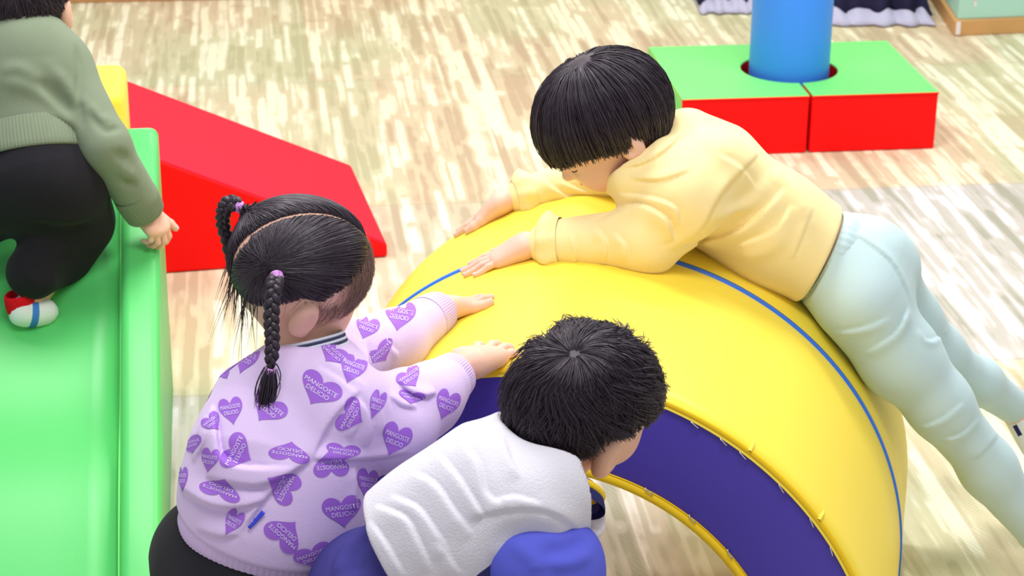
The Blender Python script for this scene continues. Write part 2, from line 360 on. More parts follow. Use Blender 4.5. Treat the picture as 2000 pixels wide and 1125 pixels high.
def floor_mat():
    m = bpy.data.materials.new('carpet_planks'); m.use_nodes = True; nt = m.node_tree; b = nt.nodes['Principled BSDF']; M_, XYZ, WN, NZ, MIX, SS = nodeh(nt)
    tc = nt.nodes.new('ShaderNodeTexCoord'); sp = nt.nodes.new('ShaderNodeSeparateXYZ'); nt.links.new(tc.outputs['Object'], sp.inputs[0]); u, v = sp.outputs[0], sp.outputs[1]
    pos = XYZ(u, v)
    # slight wobble so that strips are not ruler straight
    wob = M_('MULTIPLY', M_('SUBTRACT', NZ(XYZ(M_('MULTIPLY', u, 1.), M_('MULTIPLY', v, .35)), 9, 1), .5), .012)
    uu = M_('ADD', u, wob)
    def layer(wd, ln, seed):
        iu = M_('FLOOR', M_('DIVIDE', uu, wd)); off = WN(XYZ(iu, seed, 3.)); k = M_('ADD', M_('DIVIDE', v, M_('MULTIPLY', M_('ADD', WN(XYZ(iu, seed, 9.)), .6), ln)), M_('MULTIPLY', off, 7.)); iv = M_('FLOOR', k)
        return WN(XYZ(iu, iv, seed)), WN(XYZ(iu, iv, seed + 5.)), M_('FRACT', M_('DIVIDE', uu, wd)), M_('FRACT', k)
    r1, r2, f1, g1 = layer(.027, .32, 1.); r3, r4, f3, g3 = layer(.015, .20, 17.); r5, r6, f5, g5 = layer(.075, .55, 31.)
    tv = M_('DIVIDE', M_('SUBTRACT', v, .728), 1.0); tr = M_('FLOOR', tv)                       # plank rows, one metre long
    tu = M_('FLOOR', M_('DIVIDE', M_('ADD', u, M_('MULTIPLY', tr, .17)), .5))
    rowr = WN(XYZ(tr, 0., 2.5)); cellr = WN(XYZ(tu, tr, 4.5))
    # tone: light, mid, dark strips
    def soft(r, f, g, a, b):
        e = M_('MULTIPLY', M_('MULTIPLY', SS(f, 0., a), SS(f, 1., 1. - a)), M_('MULTIPLY', SS(g, 0., b), SS(g, 1., 1. - b))); return M_('ADD', .5, M_('MULTIPLY', M_('SUBTRACT', r, .5), e))
    tone = M_('ADD', M_('MULTIPLY', soft(r1, f1, g1, .30, .16), .52), M_('ADD', M_('MULTIPLY', soft(r3, f3, g3, .35, .20), .24), M_('MULTIPLY', soft(r5, f5, g5, .10, .06), .24)))
    tone = M_('ADD', tone, M_('MULTIPLY', M_('SUBTRACT', NZ(XYZ(u, M_('MULTIPLY', v, .3)), 30, 3), .5), .30))
    hue = M_('ADD', M_('MULTIPLY', NZ(pos, 1.3, 1), 1.3), M_('MULTIPLY', M_('SUBTRACT', cellr, .5), .5)); hue = M_('SUBTRACT', hue, .15)
    hueS = SS(hue, .35, .72)
    dark = MIX(hueS, (192, 168, 138), (184, 180, 142)); mid = MIX(hueS, (210, 191, 158), (201, 197, 160)); light = MIX(hueS, (240, 231, 200), (232, 232, 204))
    cool = SS(M_('ABSOLUTE', M_('SUBTRACT', v, 4.228)), .515, .49)                             # the paler, greyer row
    right = SS(u, .55, .75)
    near = SS(v, 3.74, 3.72)
    cool = M_('MAXIMUM', M_('MULTIPLY', cool, M_('ADD', .25, M_('MULTIPLY', right, .75))), M_('MULTIPLY', near, M_('SUBTRACT', 1., right)))
    dark = MIX(cool, dark, (166, 164, 146)); mid = MIX(cool, mid, (194, 188, 177)); light = MIX(cool, light, (228, 221, 219))
    col = MIX(SS(tone, .30, .47), dark, mid); col = MIX(SS(tone, .50, .68), col, light)
    # oblique brush-like scratches in some strips
    ang = M_('ADD', M_('MULTIPLY', u, 130.), M_('MULTIPLY', v, 70.)); scr = M_('SINE', M_('ADD', M_('MULTIPLY', ang, 5.), M_('MULTIPLY', NZ(pos, 22, 2), 9.)))
    msk = M_('MULTIPLY', SS(r6, .55, .75), SS(scr, .1, .9)); col = MIX(M_('MULTIPLY', msk, .35), col, MIX(cool, (190, 176, 140), (196, 192, 178)))
    # seams between rows
    se = M_('ABSOLUTE', M_('SUBTRACT', M_('FRACT', M_('ADD', tv, .5)), .5)); sm = SS(se, .0045, .001); col = MIX(M_('MULTIPLY', sm, .35), col, (160, 140, 128))
    nt.links.new(col, b.inputs['Base Color']); b.inputs['Roughness'].default_value = .85; b.inputs['Specular IOR Level'].default_value = .2
    bp = nt.nodes.new('ShaderNodeBump'); bp.inputs['Strength'].default_value = .25; bp.inputs['Distance'].default_value = .003
    nt.links.new(M_('ADD', NZ(pos, 400, 2), M_('MULTIPLY', r3, .6)), bp.inputs['Height']); nt.links.new(bp.outputs[0], b.inputs['Normal'])
    return m
MT['floor'] = floor_mat()
V_, F_ = box((0, 0, -.05), (12, 14, .1)); fo = mk('floor', V_ + A(0, 4, 0), F_, 'floor', smooth=False); fo.rotation_euler = (0, 0, FY); tag(fo, kind='structure')
# back wall and its baseboard
wy = float((G(380, 1.) @ fy)); RF = np.stack([fx, fy, fz], 1)
V_, F_ = box((0, 0, 0), (9, .1, 2.9)); o = mk('wall_back', (V_ + A(0, wy + .07, 1.45)) @ RF.T, F_, 'wall', smooth=False); tag(o, kind='structure')
V_, F_ = box((0, 0, 0), (9, .02, .08), bev=.003); o = mk('baseboard_back', (V_ + A(0, wy + .01, .04)) @ RF.T, F_, 'base', smooth=False); tag(o, kind='structure')

# ------------------------------------------------------------------ arch of foam
AYAW = -.20627; ax_ = A(-math.sin(AYAW), math.cos(AYAW), 0); at_ = A(math.cos(AYAW), math.sin(AYAW), 0); AO = A(.0475, 2.5418, 0); ZC, AR, Ar, AW, AS = .1169, .4659, .3221, .7044, .4387
def arch_proj(X, r):
    q = X - AO - A(0, 0, ZC); a = q @ ax_; q = q - ax_ * a; return AO + A(0, 0, ZC) + ax_ * a + nrm(q) * (AR + r)
def arch_n(X):
    q = X - AO - A(0, 0, ZC); return nrm(q - ax_ * (q @ ax_))
def arch_hit(x, y, lift=0.):
    d = ray(x, y); o = CAM - AO - A(0, 0, ZC); do = d - ax_ * (d @ ax_); oo = o - ax_ * (o @ ax_); a = do @ do; b = do @ oo; c = oo @ oo - (AR + lift) ** 2; D = b * b - a * c
    if D < 0: D = 0
    return CAM + d * ((-b - D ** .5) / a)
def ringpt(th, r, u):
    """th from 0 (right foot) to 1 (left foot), with straight legs below the half circle"""
    L1, L2 = ZC, math.pi * r; tot = 2 * L1 + L2; s = th * tot
    if s < L1: x, z = r, s
    elif s < L1 + L2: t = (s - L1) / r; x, z = r * math.cos(t), ZC + r * math.sin(t)
    else: x, z = -r, tot - s
    return AO + at_ * x + A(0, 0, z) + ax_ * u
def sweep(prof, n=97, closed=False):
    """prof: list of (radius, u)"""
    V = np.array([[ringpt(t, r, u) for r, u in prof] for t in np.linspace(0, 1, n)]); m = len(prof); V = V.reshape(-1, 3); Fq = []
    for i in range(n - 1):
        for j in range(m if closed else m - 1):
            j2 = (j + 1) % m; Fq.append([i * m + j, i * m + j2, (i + 1) * m + j2, (i + 1) * m + j])
    if closed: Fq += [list(range(m)), [(n - 1) * m + j for j in range(m)][::-1]]
    return V, Fq
arch = empty('soft_play_arch', tuple(AO), 'yellow foam play arch with violet-blue side panels that the children lean on', 'play arch')
prof = [(AR - .012, .0), (AR - .003, .0035), (AR + .002, .012)] + [(AR + .002 + .0008 * math.sin(u * 9 + .4), u) for u in np.linspace(.03, AW - .03, 9)] + [(AR + .002, AW - .012), (AR - .003, AW - .0035), (AR - .012, AW)]
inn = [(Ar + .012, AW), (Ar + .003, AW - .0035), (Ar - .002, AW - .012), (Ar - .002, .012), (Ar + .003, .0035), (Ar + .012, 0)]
V_, F_ = sweep(prof, 121); P1 = (V_, np.array(F_), 0)
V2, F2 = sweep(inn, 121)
mk('cover', V_, F_, 'yel', arch)
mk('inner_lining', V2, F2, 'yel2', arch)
# pleats in the yellow edge
for px, py in ((1470, 868), (1604, 1012)):
    X = arch_hit(px, py); n_ = arch_n(X); q = X - ax_ * (((X - AO) @ ax_)); q2 = q + ax_ * .03
    V_, F_ = tube(smooth_path([q + n_ * -.004, (q + q2) / 2 + n_ * .0015, q2 - n_ * .002], 8), np.array([.003, .0032, .003, .0026, .0022, .0018, .0012, .0006]), 8); mk('pleat', V_, F_, 'yel', arch)
def rolled(r, u0, w_=.009, n=121):
    pr = [(r + w_ * .7 * math.cos(t), u0 + w_ * .55 * math.sin(t)) for t in np.linspace(0, 2 * np.pi, 8, endpoint=False)]
    return sweep(pr, n, True)
for u0 in (.004, AW - .004):
    s_ = -1 if u0 < .1 else 1
    V_, F_ = sweep([(AR - .010, u0), (AR * .75 + Ar * .25, u0 + .003 * s_), (AR * .5 + Ar * .5, u0 + .005 * s_), (AR * .25 + Ar * .75, u0 + .003 * s_), (Ar + .010, u0)], 121); o = mk('side_panel', V_, F_, 'vio', arch); o['label'] = 'violet-blue vinyl panel'
    V_, F_ = rolled(AR - .006, u0, .007); mk('edge_piping', V_, F_, 'yel2', arch)
    V_, F_ = rolled(Ar + .004, u0, .011); mk('edge_piping', V_, F_, 'yel2', arch)
V_, F_ = sweep([(AR - .004, AS - .0056), (AR + .0040, AS - .0052), (AR + .0040, AS + .0052), (AR - .004, AS + .0056)], 161); o = mk('centre_tape', V_, F_, 'blu', arch); o['label'] = 'thin blue tape along the crest'
# staples along the seams of the panel
import_st = [(AR - .0135, px, py) for px, py in ((1279, 770), (1368, 812), (1428, 845), (1464, 876), (1540, 945), (1596, 1017), (1628, 1077))] + [(Ar + .0125, px, py) for px, py in ((1262, 970), (1345, 1022), (1408, 1095))]
for r, px, py in import_st:
    d = ray(px, py); t = ((AO - CAM) @ ax_ - .003) / (d @ ax_); X = CAM + d * t; q = X - AO - A(0, 0, ZC); th = math.atan2(q[2], q @ at_)
    e = -math.sin(th) * at_ + A(0, 0, math.cos(th)); rr = math.cos(th) * at_ + A(0, 0, math.sin(th)); X = AO + A(0, 0, ZC) + rr * r - ax_ * .002
    e = nrm(e + rr * .25); V_, F_ = tube([X - e * .0065 + ax_ * .003, X - e * .006, X + e * .006, X + e * .0065 + ax_ * .003], .0009, 6); mk('staple', V_, F_, 'steel', arch)

# ------------------------------------------------------------------ red and green block base in two halves, blue column
BX, BY, BW, BD, BH, BR = .7123, 5.3613, .654, .4656, .1515, .1254
bo = A(BX, BY, 0)
def half(s, label):
    root = empty('soft_play_block', tuple(bo + fx * s * BW * .25), label, 'play block')
    g = .004; n = 24; arc_ = [(s * BR * math.cos(t), BR * math.sin(t)) for t in np.linspace(-math.pi / 2 + .03, math.pi / 2 - .03, n)]
    poly = [(s * g, -BD / 2), (s * BW / 2, -BD / 2), (s * BW / 2, BD / 2), (s * g, BD / 2)] + [(max(abs(x), g) * s, y) for x, y in arc_[::-1]]
    if s < 0: poly = poly[::-1]
    V, Fl = prism(poly, bo + A(0, 0, .001), fx, fy, fz, BH - .0045); o = bevel(mk('body', V, Fl, 'red2', root, False), .004); o['label'] = 'bright red side cover'
    V, Fl = prism(poly, bo + A(0, 0, BH - .004), fx, fy, fz, .004); o = bevel(mk('top_cover', V, Fl, 'grn2', root, False), .0015); o['label'] = 'apple green top cover'
    if s < 0:
        V, Fl = prism([(-BD / 2 + .002, .003), (BD / 2 - .002, .003), (BD / 2 - .002, BH - .006), (-BD / 2 + .002, BH - .006)], bo - fx * (BW / 2 - .001), fy, fz, -fx, .003); mk('end_cover', V, Fl, 'grn2', root, False)['label'] = 'apple green end face'
    # red piping along the front top edge and the split
    a_, b_ = bo + fx * s * .006 - fy * BD / 2 + fz * (BH - .004), bo + fx * s * BW / 2 - fy * BD / 2 + fz * (BH - .004)
    V, Fq = tube([a_, b_], .0028, 8); mk('piping', V, Fq, 'red2', root)
    return root
half(-1, 'left half of the red and green foam base, partly behind the yellow-clad child')
half(1, 'right half of the red and green foam base around the blue column')
V_, F_ = tube([bo + A(0, 0, .002), bo + A(0, 0, .012), bo + A(0, 0, .7), bo + A(0, 0, 1.2), bo + A(0, 0, 1.21)], [.09, .1035, .1035, .1035, .095], 64)
o = mk('foam_column', V_, F_, 'sky'); bevel(o, .006); tag(o, 'upright sky-blue foam column standing in the hole of the red and green base', 'foam column')

# ------------------------------------------------------------------ red wedge
n0 = G(757, 503); n1 = G(322, 535); f0 = G(699, 347); wx = nrm(n1 - n0); wd = f0 - n0; wd = wd - wx * (wd @ wx); WD = np.linalg.norm(wd); wd = wd / WD
Lw = 1.12; h0 = .03; sl = math.tan(math.radians(25.0))
root = empty('soft_play_wedge', tuple(n0 + wx * .5), 'big red foam wedge ramp lying between the green slide and the child with braids', 'foam wedge')
poly = [(0, 0), (Lw, 0), (Lw, h0 + Lw * sl), (0, h0)]
V_, F_ = prism(poly, n0 + A(0, 0, .001), wx, fz, wd, WD); o = bevel(mk('body', V_, F_, 'red2', root, False), .006)
V_, F_ = prism([(.004, h0 - .001), (Lw - .004, h0 - .001 + (Lw - .004) * sl), (Lw - .004, h0 + .005 + (Lw - .004) * sl), (.004, h0 + .005)], n0 + wd * .004, wx, fz, wd, WD - .008); o = bevel(mk('ramp_cover', V_, F_, 'red', root, False), .003); o['label'] = 'slightly pinker red ramp surface'

# ------------------------------------------------------------------ green slide
sA, sB = W(318, 1125, 2.81), W(307, 225, 3.71); sd = nrm(A(*(sB - sA)[:2], 0)); sx = A(-sd[1], sd[0], 0)            # sx points left, away from the rail
zr = lambda t: sA[2] + (sB[2] - sA[2]) * t                                                              # along the rail, t 0..1
SL = float(np.linalg.norm((sB - sA)[:2])); so = A(sA[0], sA[1], 0)
t0 = -.25                                                                                              # the slide goes on below the frame
def sl_pt(off, t, z): return so + sx * off + sd * (SL * t) + A(0, 0, z)
slide = empty('soft_play_slide', tuple(so + sd * SL * .4 + sx * .35), 'green foam slide with raised padded rails that a child climbs', 'slide')
RW = .064; SWD = .62
def rail(off0, off1, nm='side_rail'):
    prof_ = [(0, 0), (1, 0)]
    ts = np.linspace(t0, 1, 30); Vv = []; c = .016; w_ = off1 - off0
    cs = [(0, None, 0), (0, 0, -c)] + [(c * (1 - math.cos(a)) / abs(w_), 0, -c + c * math.sin(a)) for a in np.linspace(.2, 1.57, 5)] + [(1 - c * (1 - math.cos(a)) / abs(w_), 0, -c + c * math.sin(a)) for a in np.linspace(1.57, .2, 5)] + [(1, 0, -c), (1, None, 0)]
    for t in ts:
        e = max(0, (t - .965) / .035); drop = .02 * (1 - math.sqrt(max(0, 1 - e * e)))
        for a, b_, dz in cs:
            z = .001 if b_ is None else max(.01, zr(t) + dz * (1.0) - drop + .0035 * math.sin(t * 17) * (0 < a < 1))
            Vv.append(sl_pt(off0 + w_ * a, t, z))
    m = len(cs); Fq = [[i * m + j, i * m + (j + 1) % m, (i + 1) * m + (j + 1) % m, (i + 1) * m + j] for i in range(len(ts) - 1) for j in range(m)] + [list(range(m)), [(len(ts) - 1) * m + j for j in range(m)][::-1]]
    return mk(nm, Vv, Fq, 'grn', slide)
rail(0, RW); rail(RW + SWD, RW * 2 + SWD)
ts = np.linspace(t0, .985, 42); Vv = []
bedz = lambda t: max(.012, zr(t) - .045 - .03 * math.exp(-((t - .42) / .16) ** 2) + .012 * math.sin(t * 6))
for t in ts:
    Vv += [sl_pt(RW + .001, t, .001)] + [sl_pt(RW + .001 + (SWD - .002) * k / 12, t, bedz(t) + .010 * math.exp(-k * 1.2)) for k in range(13)] + [sl_pt(RW + SWD - .001, t, .001)]
m = 15; Fq = [[i * m + j, i * m + (j + 1) % m, (i + 1) * m + (j + 1) % m, (i + 1) * m + j] for i in range(len(ts) - 1) for j in range(m)] + [list(range(m)), [(len(ts) - 1) * m + j for j in range(m)][::-1]]
mk('slide_bed', Vv, Fq, 'grn', slide)
V_, F_ = tube([sl_pt(RW + .002, t, bedz(t) + .022) for t in np.linspace(t0, .97, 40)], .0022, 6); mk('seam_piping', V_, F_, 'grn2', slide)
# yellow steps behind the slide
sy = empty('soft_play_steps', tuple(sl_pt(.35, 1.15, 0)), 'yellow foam step block behind the top of the green slide', 'foam steps')
Rs = np.stack([-sx, sd, fz], 1)
for (w0, w1, d0, d1, h, nm) in ((.098, .70, .0, .22, W(200, 240, 3.72)[2], 'step'), (.070, .70, .225, .44, W(200, 178, 3.95)[2], 'step')):
    c = sl_pt((w0 + w1) / 2, 1, 0) + sd * ((d0 + d1) / 2 + .012) + fz * h / 2; V_, F_ = box(c, (w1 - w0, d1 - d0, h), Rs, .022); mk(nm, V_, F_, 'yel', sy)

# ------------------------------------------------------------------ mint cabinet and cloth at the back
c0 = G(1862, 71); cy = nrm(G(1822, 10) - c0); cx_ = nrm(G(2000, 65) - c0); cab = empty('cabinet', tuple(c0 + cx_ * .4), 'mint green cabinet with tan wooden plinth in the far corner', 'cabinet')
h1 = .048
V_, F_ = prism([(0, 0), (.9, 0), (.9, h1), (0, h1)], c0, cx_, fz, cy, .55); bevel(mk('plinth', V_, F_, 'wood', cab, False), .004)
V_, F_ = prism([(.012, h1), (.888, h1), (.888, .8), (.012, .8)], c0 + cy * .012, cx_, fz, cy, .526); bevel(mk('body', V_, F_, 'mint', cab, False), .003)
V_, F_ = prism([(.0, .005), (.014, .005), (.014, h1 - .004), (.0, h1 - .004)], c0 - cy * .002 + cx_ * .006, cx_, fz, cy, .003); mk('corner_strip', V_, F_, 'wht', cab, False)
def leaf(wm, h, d, m):
    a = np.linspace(0, 1, 15); L_ = [(-wm * math.sin(t * math.pi * .62) ** 1.3, t * h) for t in a]; R_ = [(wm * math.sin(t * math.pi * .62) ** 1.3, t * h) for t in a[::-1]]
    return prism(L_[1:] + R_[:-1] + [(0, 0)][:0], c0 + cx_ * .062 + fz * (h1 + .012) + cy * (.012 - d), cx_, fz, cy, d)
V_, F_ = leaf(.030, .34, .003, 'wht'); o = mk('drop_decoration', V_, F_, 'wht', cab, False); o['label'] = 'white outlined brown drop shape'
V_, F_ = leaf(.021, .33, .005, 'taupe'); V_ = np.array(V_) + fz * .02; mk('drop_centre', V_, F_, 'taupe', o, False)
# navy cloth lying in a heap with a lavender-grey scalloped border
def cloth(pxl, pxr, y0, name, label, seed, depth=.45, bumps=6):
    a, b = G(pxl, y0), G(pxr, y0); e = nrm(b - a); Lc = np.linalg.norm(b - a); dp = A(-e[1], e[0], 0); r = np.random.RandomState(seed); root = empty(name, tuple((a + b) / 2), label, 'cloth'); out = []
    for nm, m, o0, o1, zo, sc in (('lining', 'lav', 0., .45, .0, .55), ('outer_cloth', 'navyc', .075, depth, .014, 1.9)):
        nu, nv = 90, 26; Vv = []
        for j in range(nv):
            t = j / (nv - 1)
            for i in range(nu):
                s = i / (nu - 1); ed = (.030 * abs(math.sin(s * bumps * math.pi + seed)) + .015 * math.sin(s * 23 + seed)) * (1 if nm == 'outer_cloth' else .5)
                z = zo + .004 + (.075 * sc * (1 - math.exp(-t * 7))) * (1 + .25 * math.sin(s * bumps * 6.28 + t * 3 + seed) + .12 * math.sin(s * 41 + t * 9)) * min(1, s * 12, (1 - s) * 12 + .05)
                Vv.append(a + e * (Lc * s) + dp * (o0 + (o1 - o0) * t - ed * (1 - t)) + A(0, 0, z))
        Fq = [[j * nu + i, j * nu + i + 1, (j + 1) * nu + i + 1, (j + 1) * nu + i] for j in range(nv - 1) for i in range(nu - 1)]
        o = mk(nm, Vv, Fq, m, root); s_ = o.modifiers.new('thick', 'SOLIDIFY'); s_.thickness = .004; s_.offset = 1
cloth(1368, 1478, 27, 'draped_cloth', 'small end of navy cloth with grey border left of the blue column', 1, .40, 3)
cloth(1600, 1826, 51, 'draped_cloth', 'navy cloth with scalloped lavender-grey border heaped between column and mint cabinet', 2, .5, 5)
# ------------------------------------------------------------------ people: shared builders
def fix(VF):
    V, Fq = VF; a, b, c, d = (V[Fq[:, i]] for i in range(4))
    if (np.cross(b - a, c - a) * a).sum() + (np.cross(c - a, d - a) * a).sum() < 0: Fq = Fq[:, ::-1]
    return V, np.ascontiguousarray(Fq)
class Head:
    def __init__(s, c, f, u, k=1.):
        s.c = A(*c); s.f = nrm(f); s.u = nrm(u - s.f * (u @ s.f)); s.r = np.cross(s.f, s.u); s.k = k
        s.rad = A(.088, .080, .0725) * k                       # front, up, side
    def p(s, f, u, r): return s.c + (s.f * f + s.u * u + s.r * r) * s.k
    def R(s): return np.stack([s.f, s.u, s.r])
    def sdf(s, S):
        k = s.k; R = s.R(); S.ell(s.c, R, s.rad, .01)
        S.ell(s.p(.030, -.045, 0), R, A(.052, .052, .052) * k, .03)                  # face
        S.ell(s.p(.046, -.078, 0), R, A(.022, .018, .024) * k, .02)                  # chin
        for q in (-1, 1):
            S.ell(s.p(.050, -.052, .026 * q), R, A(.030, .030, .029) * k, .018)      # cheeks
            S.add(lambda P, c=s.p(.086, -.018, .028 * q), rr=.011 * k: np.linalg.norm(P - c, axis=1) - rr, .016, 'sub')
            S.ell(s.p(.0700, -.021, .028 * q), R, A(.0125, .0085, .015) * k, .004)   # closed lids
            S.ell(s.p(-.004, -.030, .0735 * q), np.stack([s.f, s.u, s.r]), A(.0175, .029, .0115) * k, .005)   # ears
            S.ell(s.p(.002, -.028, .0855 * q), np.stack([s.f, s.u, s.r]), A(.008, .014, .006) * k, .004, 'sub')
            S.ell(s.p(.003, -.053, .0725 * q), R, A(.007, .008, .0065) * k, .005)
        S.rc(s.p(.082, -.018, 0), s.p(.0915, -.040, 0), .0045 * k, .0085 * k, .010)  # nose
        for q in (-1, 1): S.ell(s.p(.085, -.0415, .0075 * q), R, A(.006, .005, .006) * k, .004)
        S.ell(s.p(.0775, -.060, 0), R, A(.008, .0045, .016) * k, .004); S.ell(s.p(.0755, -.067, 0), R, A(.008, .005, .013) * k, .004)
    def extras(s, parent):
        for q in (-1, 1):
            pts = [s.p(.0700 + .0125 * math.cos(t) * .93, -.0245 - .0022 * math.sin(math.pi * (t + 1.1) / 2.2), .028 * q + .015 * math.sin(t)) for t in np.linspace(-1.1, 1.1, 10)]
            V, Fq = tube(pts, .0008, 6); mk('eyelashes', V, Fq, 'brow', parent)
            pts = [s.p(.0815 - .006 * t, .003 + .004 * math.sin(t * 2.4), (.014 + .026 * t) * q) for t in np.linspace(0, 1, 9)]
            V, Fq = tube(pts, .0016 * np.sin(np.linspace(.5, 2.9, 9)), 6); mk('eyebrow', V, Fq, 'brow', parent)
        pts = [s.p(.0845 - 30 * z * z, -.0633, z) for z in np.linspace(-.013, .013, 9)]
        V, Fq = tube(pts, .0022 * np.sin(np.linspace(.4, 2.75, 9)), 8); mk('lips', V, Fq, 'lip', parent)
    def dirp(s, q, h):                                        # unit head-frame directions (n,3) + height -> points
        q = q / np.linalg.norm(q, axis=-1, keepdims=True); n = q / s.rad; n /= np.linalg.norm(n, axis=-1, keepdims=True)
        L = q * s.rad + n * np.asarray(h)[..., None]; return s.c + L @ s.R()
def strands(P, rad, seg=3):
    """P (n,m,3) paths, rad (n,m) radii -> one mesh of thin locks"""
    n, m, _ = P.shape; t = np.gradient(P, axis=1); t /= np.linalg.norm(t, axis=2, keepdims=True) + 1e-9
    ref = rng.normal(size=(n, 1, 3)); N = ref - t * (ref * t).sum(2, keepdims=True); N /= np.linalg.norm(N, axis=2, keepdims=True) + 1e-9; B = np.cross(t, N)
    th = np.linspace(0, 2 * np.pi, seg, endpoint=False)
    V = P[:, :, None] + rad[:, :, None, None] * (np.cos(th)[None, None, :, None] * N[:, :, None] + np.sin(th)[None, None, :, None] * B[:, :, None])
    base = (np.arange(n) * m * seg)[:, None, None]; i = (np.arange(m - 1) * seg)[None, :, None]; j = np.arange(seg)[None, None]; j2 = (j + 1) % seg
    Fq = np.stack([base + i + j, base + i + j2, base + i + seg + j2, base + i + seg + j], -1).reshape(-1, 4)
    return V.reshape(-1, 3), Fq
def sphere_dirs(n):
    q = rng.normal(size=(n, 3)); return q / np.linalg.norm(q, axis=1)[:, None]
def slerp(a, b, t):
    w_ = np.arccos(np.clip((a * b).sum(-1, keepdims=True), -1, 1)); sn = np.sin(w_) + 1e-9
    return (np.sin((1 - t) * w_) * a + np.sin(t * w_) * b) / sn
def hairline(q, front=-.05, side=-.35, back=-.72, w_=.5):
    """lowest allowed u component for a direction (f,u,r)"""
    hz = np.sqrt(q[:, 0] ** 2 + q[:, 2] ** 2) + 1e-9; cf = q[:, 0] / hz
    return np.where(cf > 0, side + (front - side) * np.clip((cf - .15) / w_, 0, 1) ** .8, side + (back - side) * np.clip((-cf - .18) / .6, 0, 1))
def hair_whorl(h, parent, whorl, n, length, line, thick, lift, spread=.12, rad=.0009, m_=9, mats=('hair',), clump=26, flick=.0, name='hair', capline=None, sweep_=None):
    wv = nrm(A(*whorl)); q0 = sphere_dirs(n * 3); kk = n // 9; qq = wv + rng.normal(size=(kk, 3)) * .06; q0 = np.vstack([qq / np.linalg.norm(qq, axis=1)[:, None], q0]); q0 = q0[q0[:, 1] > hairline(q0, *line) + .02][:n]; nn = len(q0)
    ax = q0 - wv * (q0 @ wv)[:, None]; ax /= np.linalg.norm(ax, axis=1)[:, None] + 1e-9; th0 = np.arccos(np.clip(q0 @ wv, -1, 1))
    # clump noise: nearby strands drift together
    ck = rng.normal(size=(6, 3)) * 7; cp = rng.uniform(0, 6.28, 6); cl = np.sin(q0 @ ck.T + cp).sum(1) / 3
    ck2 = rng.normal(size=(6, 3)) * clump; cl2 = np.sin(q0 @ ck2.T + cp).sum(1) / 3
    side = np.cross(wv[None], ax); L = length * (.75 + .5 * rng.rand(nn)); steps = np.linspace(0, 1, m_); P = np.zeros((nn, m_, 3)); alive = np.ones(nn, bool); hcur = np.zeros(nn)
    lay = rng.rand(nn)
    for i, t in enumerate(steps):
        th = th0 + L * t / .082
        dirq = np.cos(th)[:, None] * wv + np.sin(th)[:, None] * (ax + side * ((spread * cl + spread * .7 * cl2 + rng.normal(size=nn) * .01) * t * 1.)[:, None]); dirq /= np.linalg.norm(dirq, axis=1)[:, None]
        if sweep_ is not None: dirq = dirq + np.asarray(sweep_)[None] * (t * .3); dirq /= np.linalg.norm(dirq, axis=1)[:, None]
        lim = hairline(dirq, *line) - .05 * lay
        below = dirq[:, 1] < lim
        hh = thick * (.25 + .75 * lay) * (1 - np.exp(-t * 5)) + lift * t ** 1.6 * (.6 + .8 * rng.rand()) * (.5 + lay) + flick * t ** 2 * np.maximum(0, cl2)
        pt = h.dirp(dirq, hh)
        if i: pt = np.where(below[:, None], P[:, i - 1] + (P[:, i - 1] - P[:, max(i - 2, 0)]) * (.12 if lift < .003 else .2), pt)
        P[:, i] = pt
    R_ = rad * (.7 + .6 * rng.rand(nn))[:, None] * (np.array([.75] + [1] * (m_ - 3) + [.7, .12]))[None, :]
    V, Fq = strands(P, R_)
    # dark under-layer
    cp_ = SDF(); off = thick * .45; Rr = h.rad + off * .8; cp_.ell(h.c, h.R(), Rr, .01)
    capl = capline or line
    def cut(Pp):
        q = (Pp - h.c) @ h.R().T; q = q / (np.linalg.norm(q, axis=1)[:, None] + 1e-9); return (q[:, 1] - hairline(q, *capl) - .04) * .07
    cp_.add(cut, .004, 'cut')
    inner = (h.rad - .004)
    cp_.ell(h.c, h.R(), inner, .002, 'sub')
    V2, F2 = cp_.mesh(h.c - .13, h.c + .13, .003)
    Vm, Fm, mi = merge([(V, Fq, 0), (V2, F2, 0)])
    return mk(name, Vm, Fm, mats, parent)
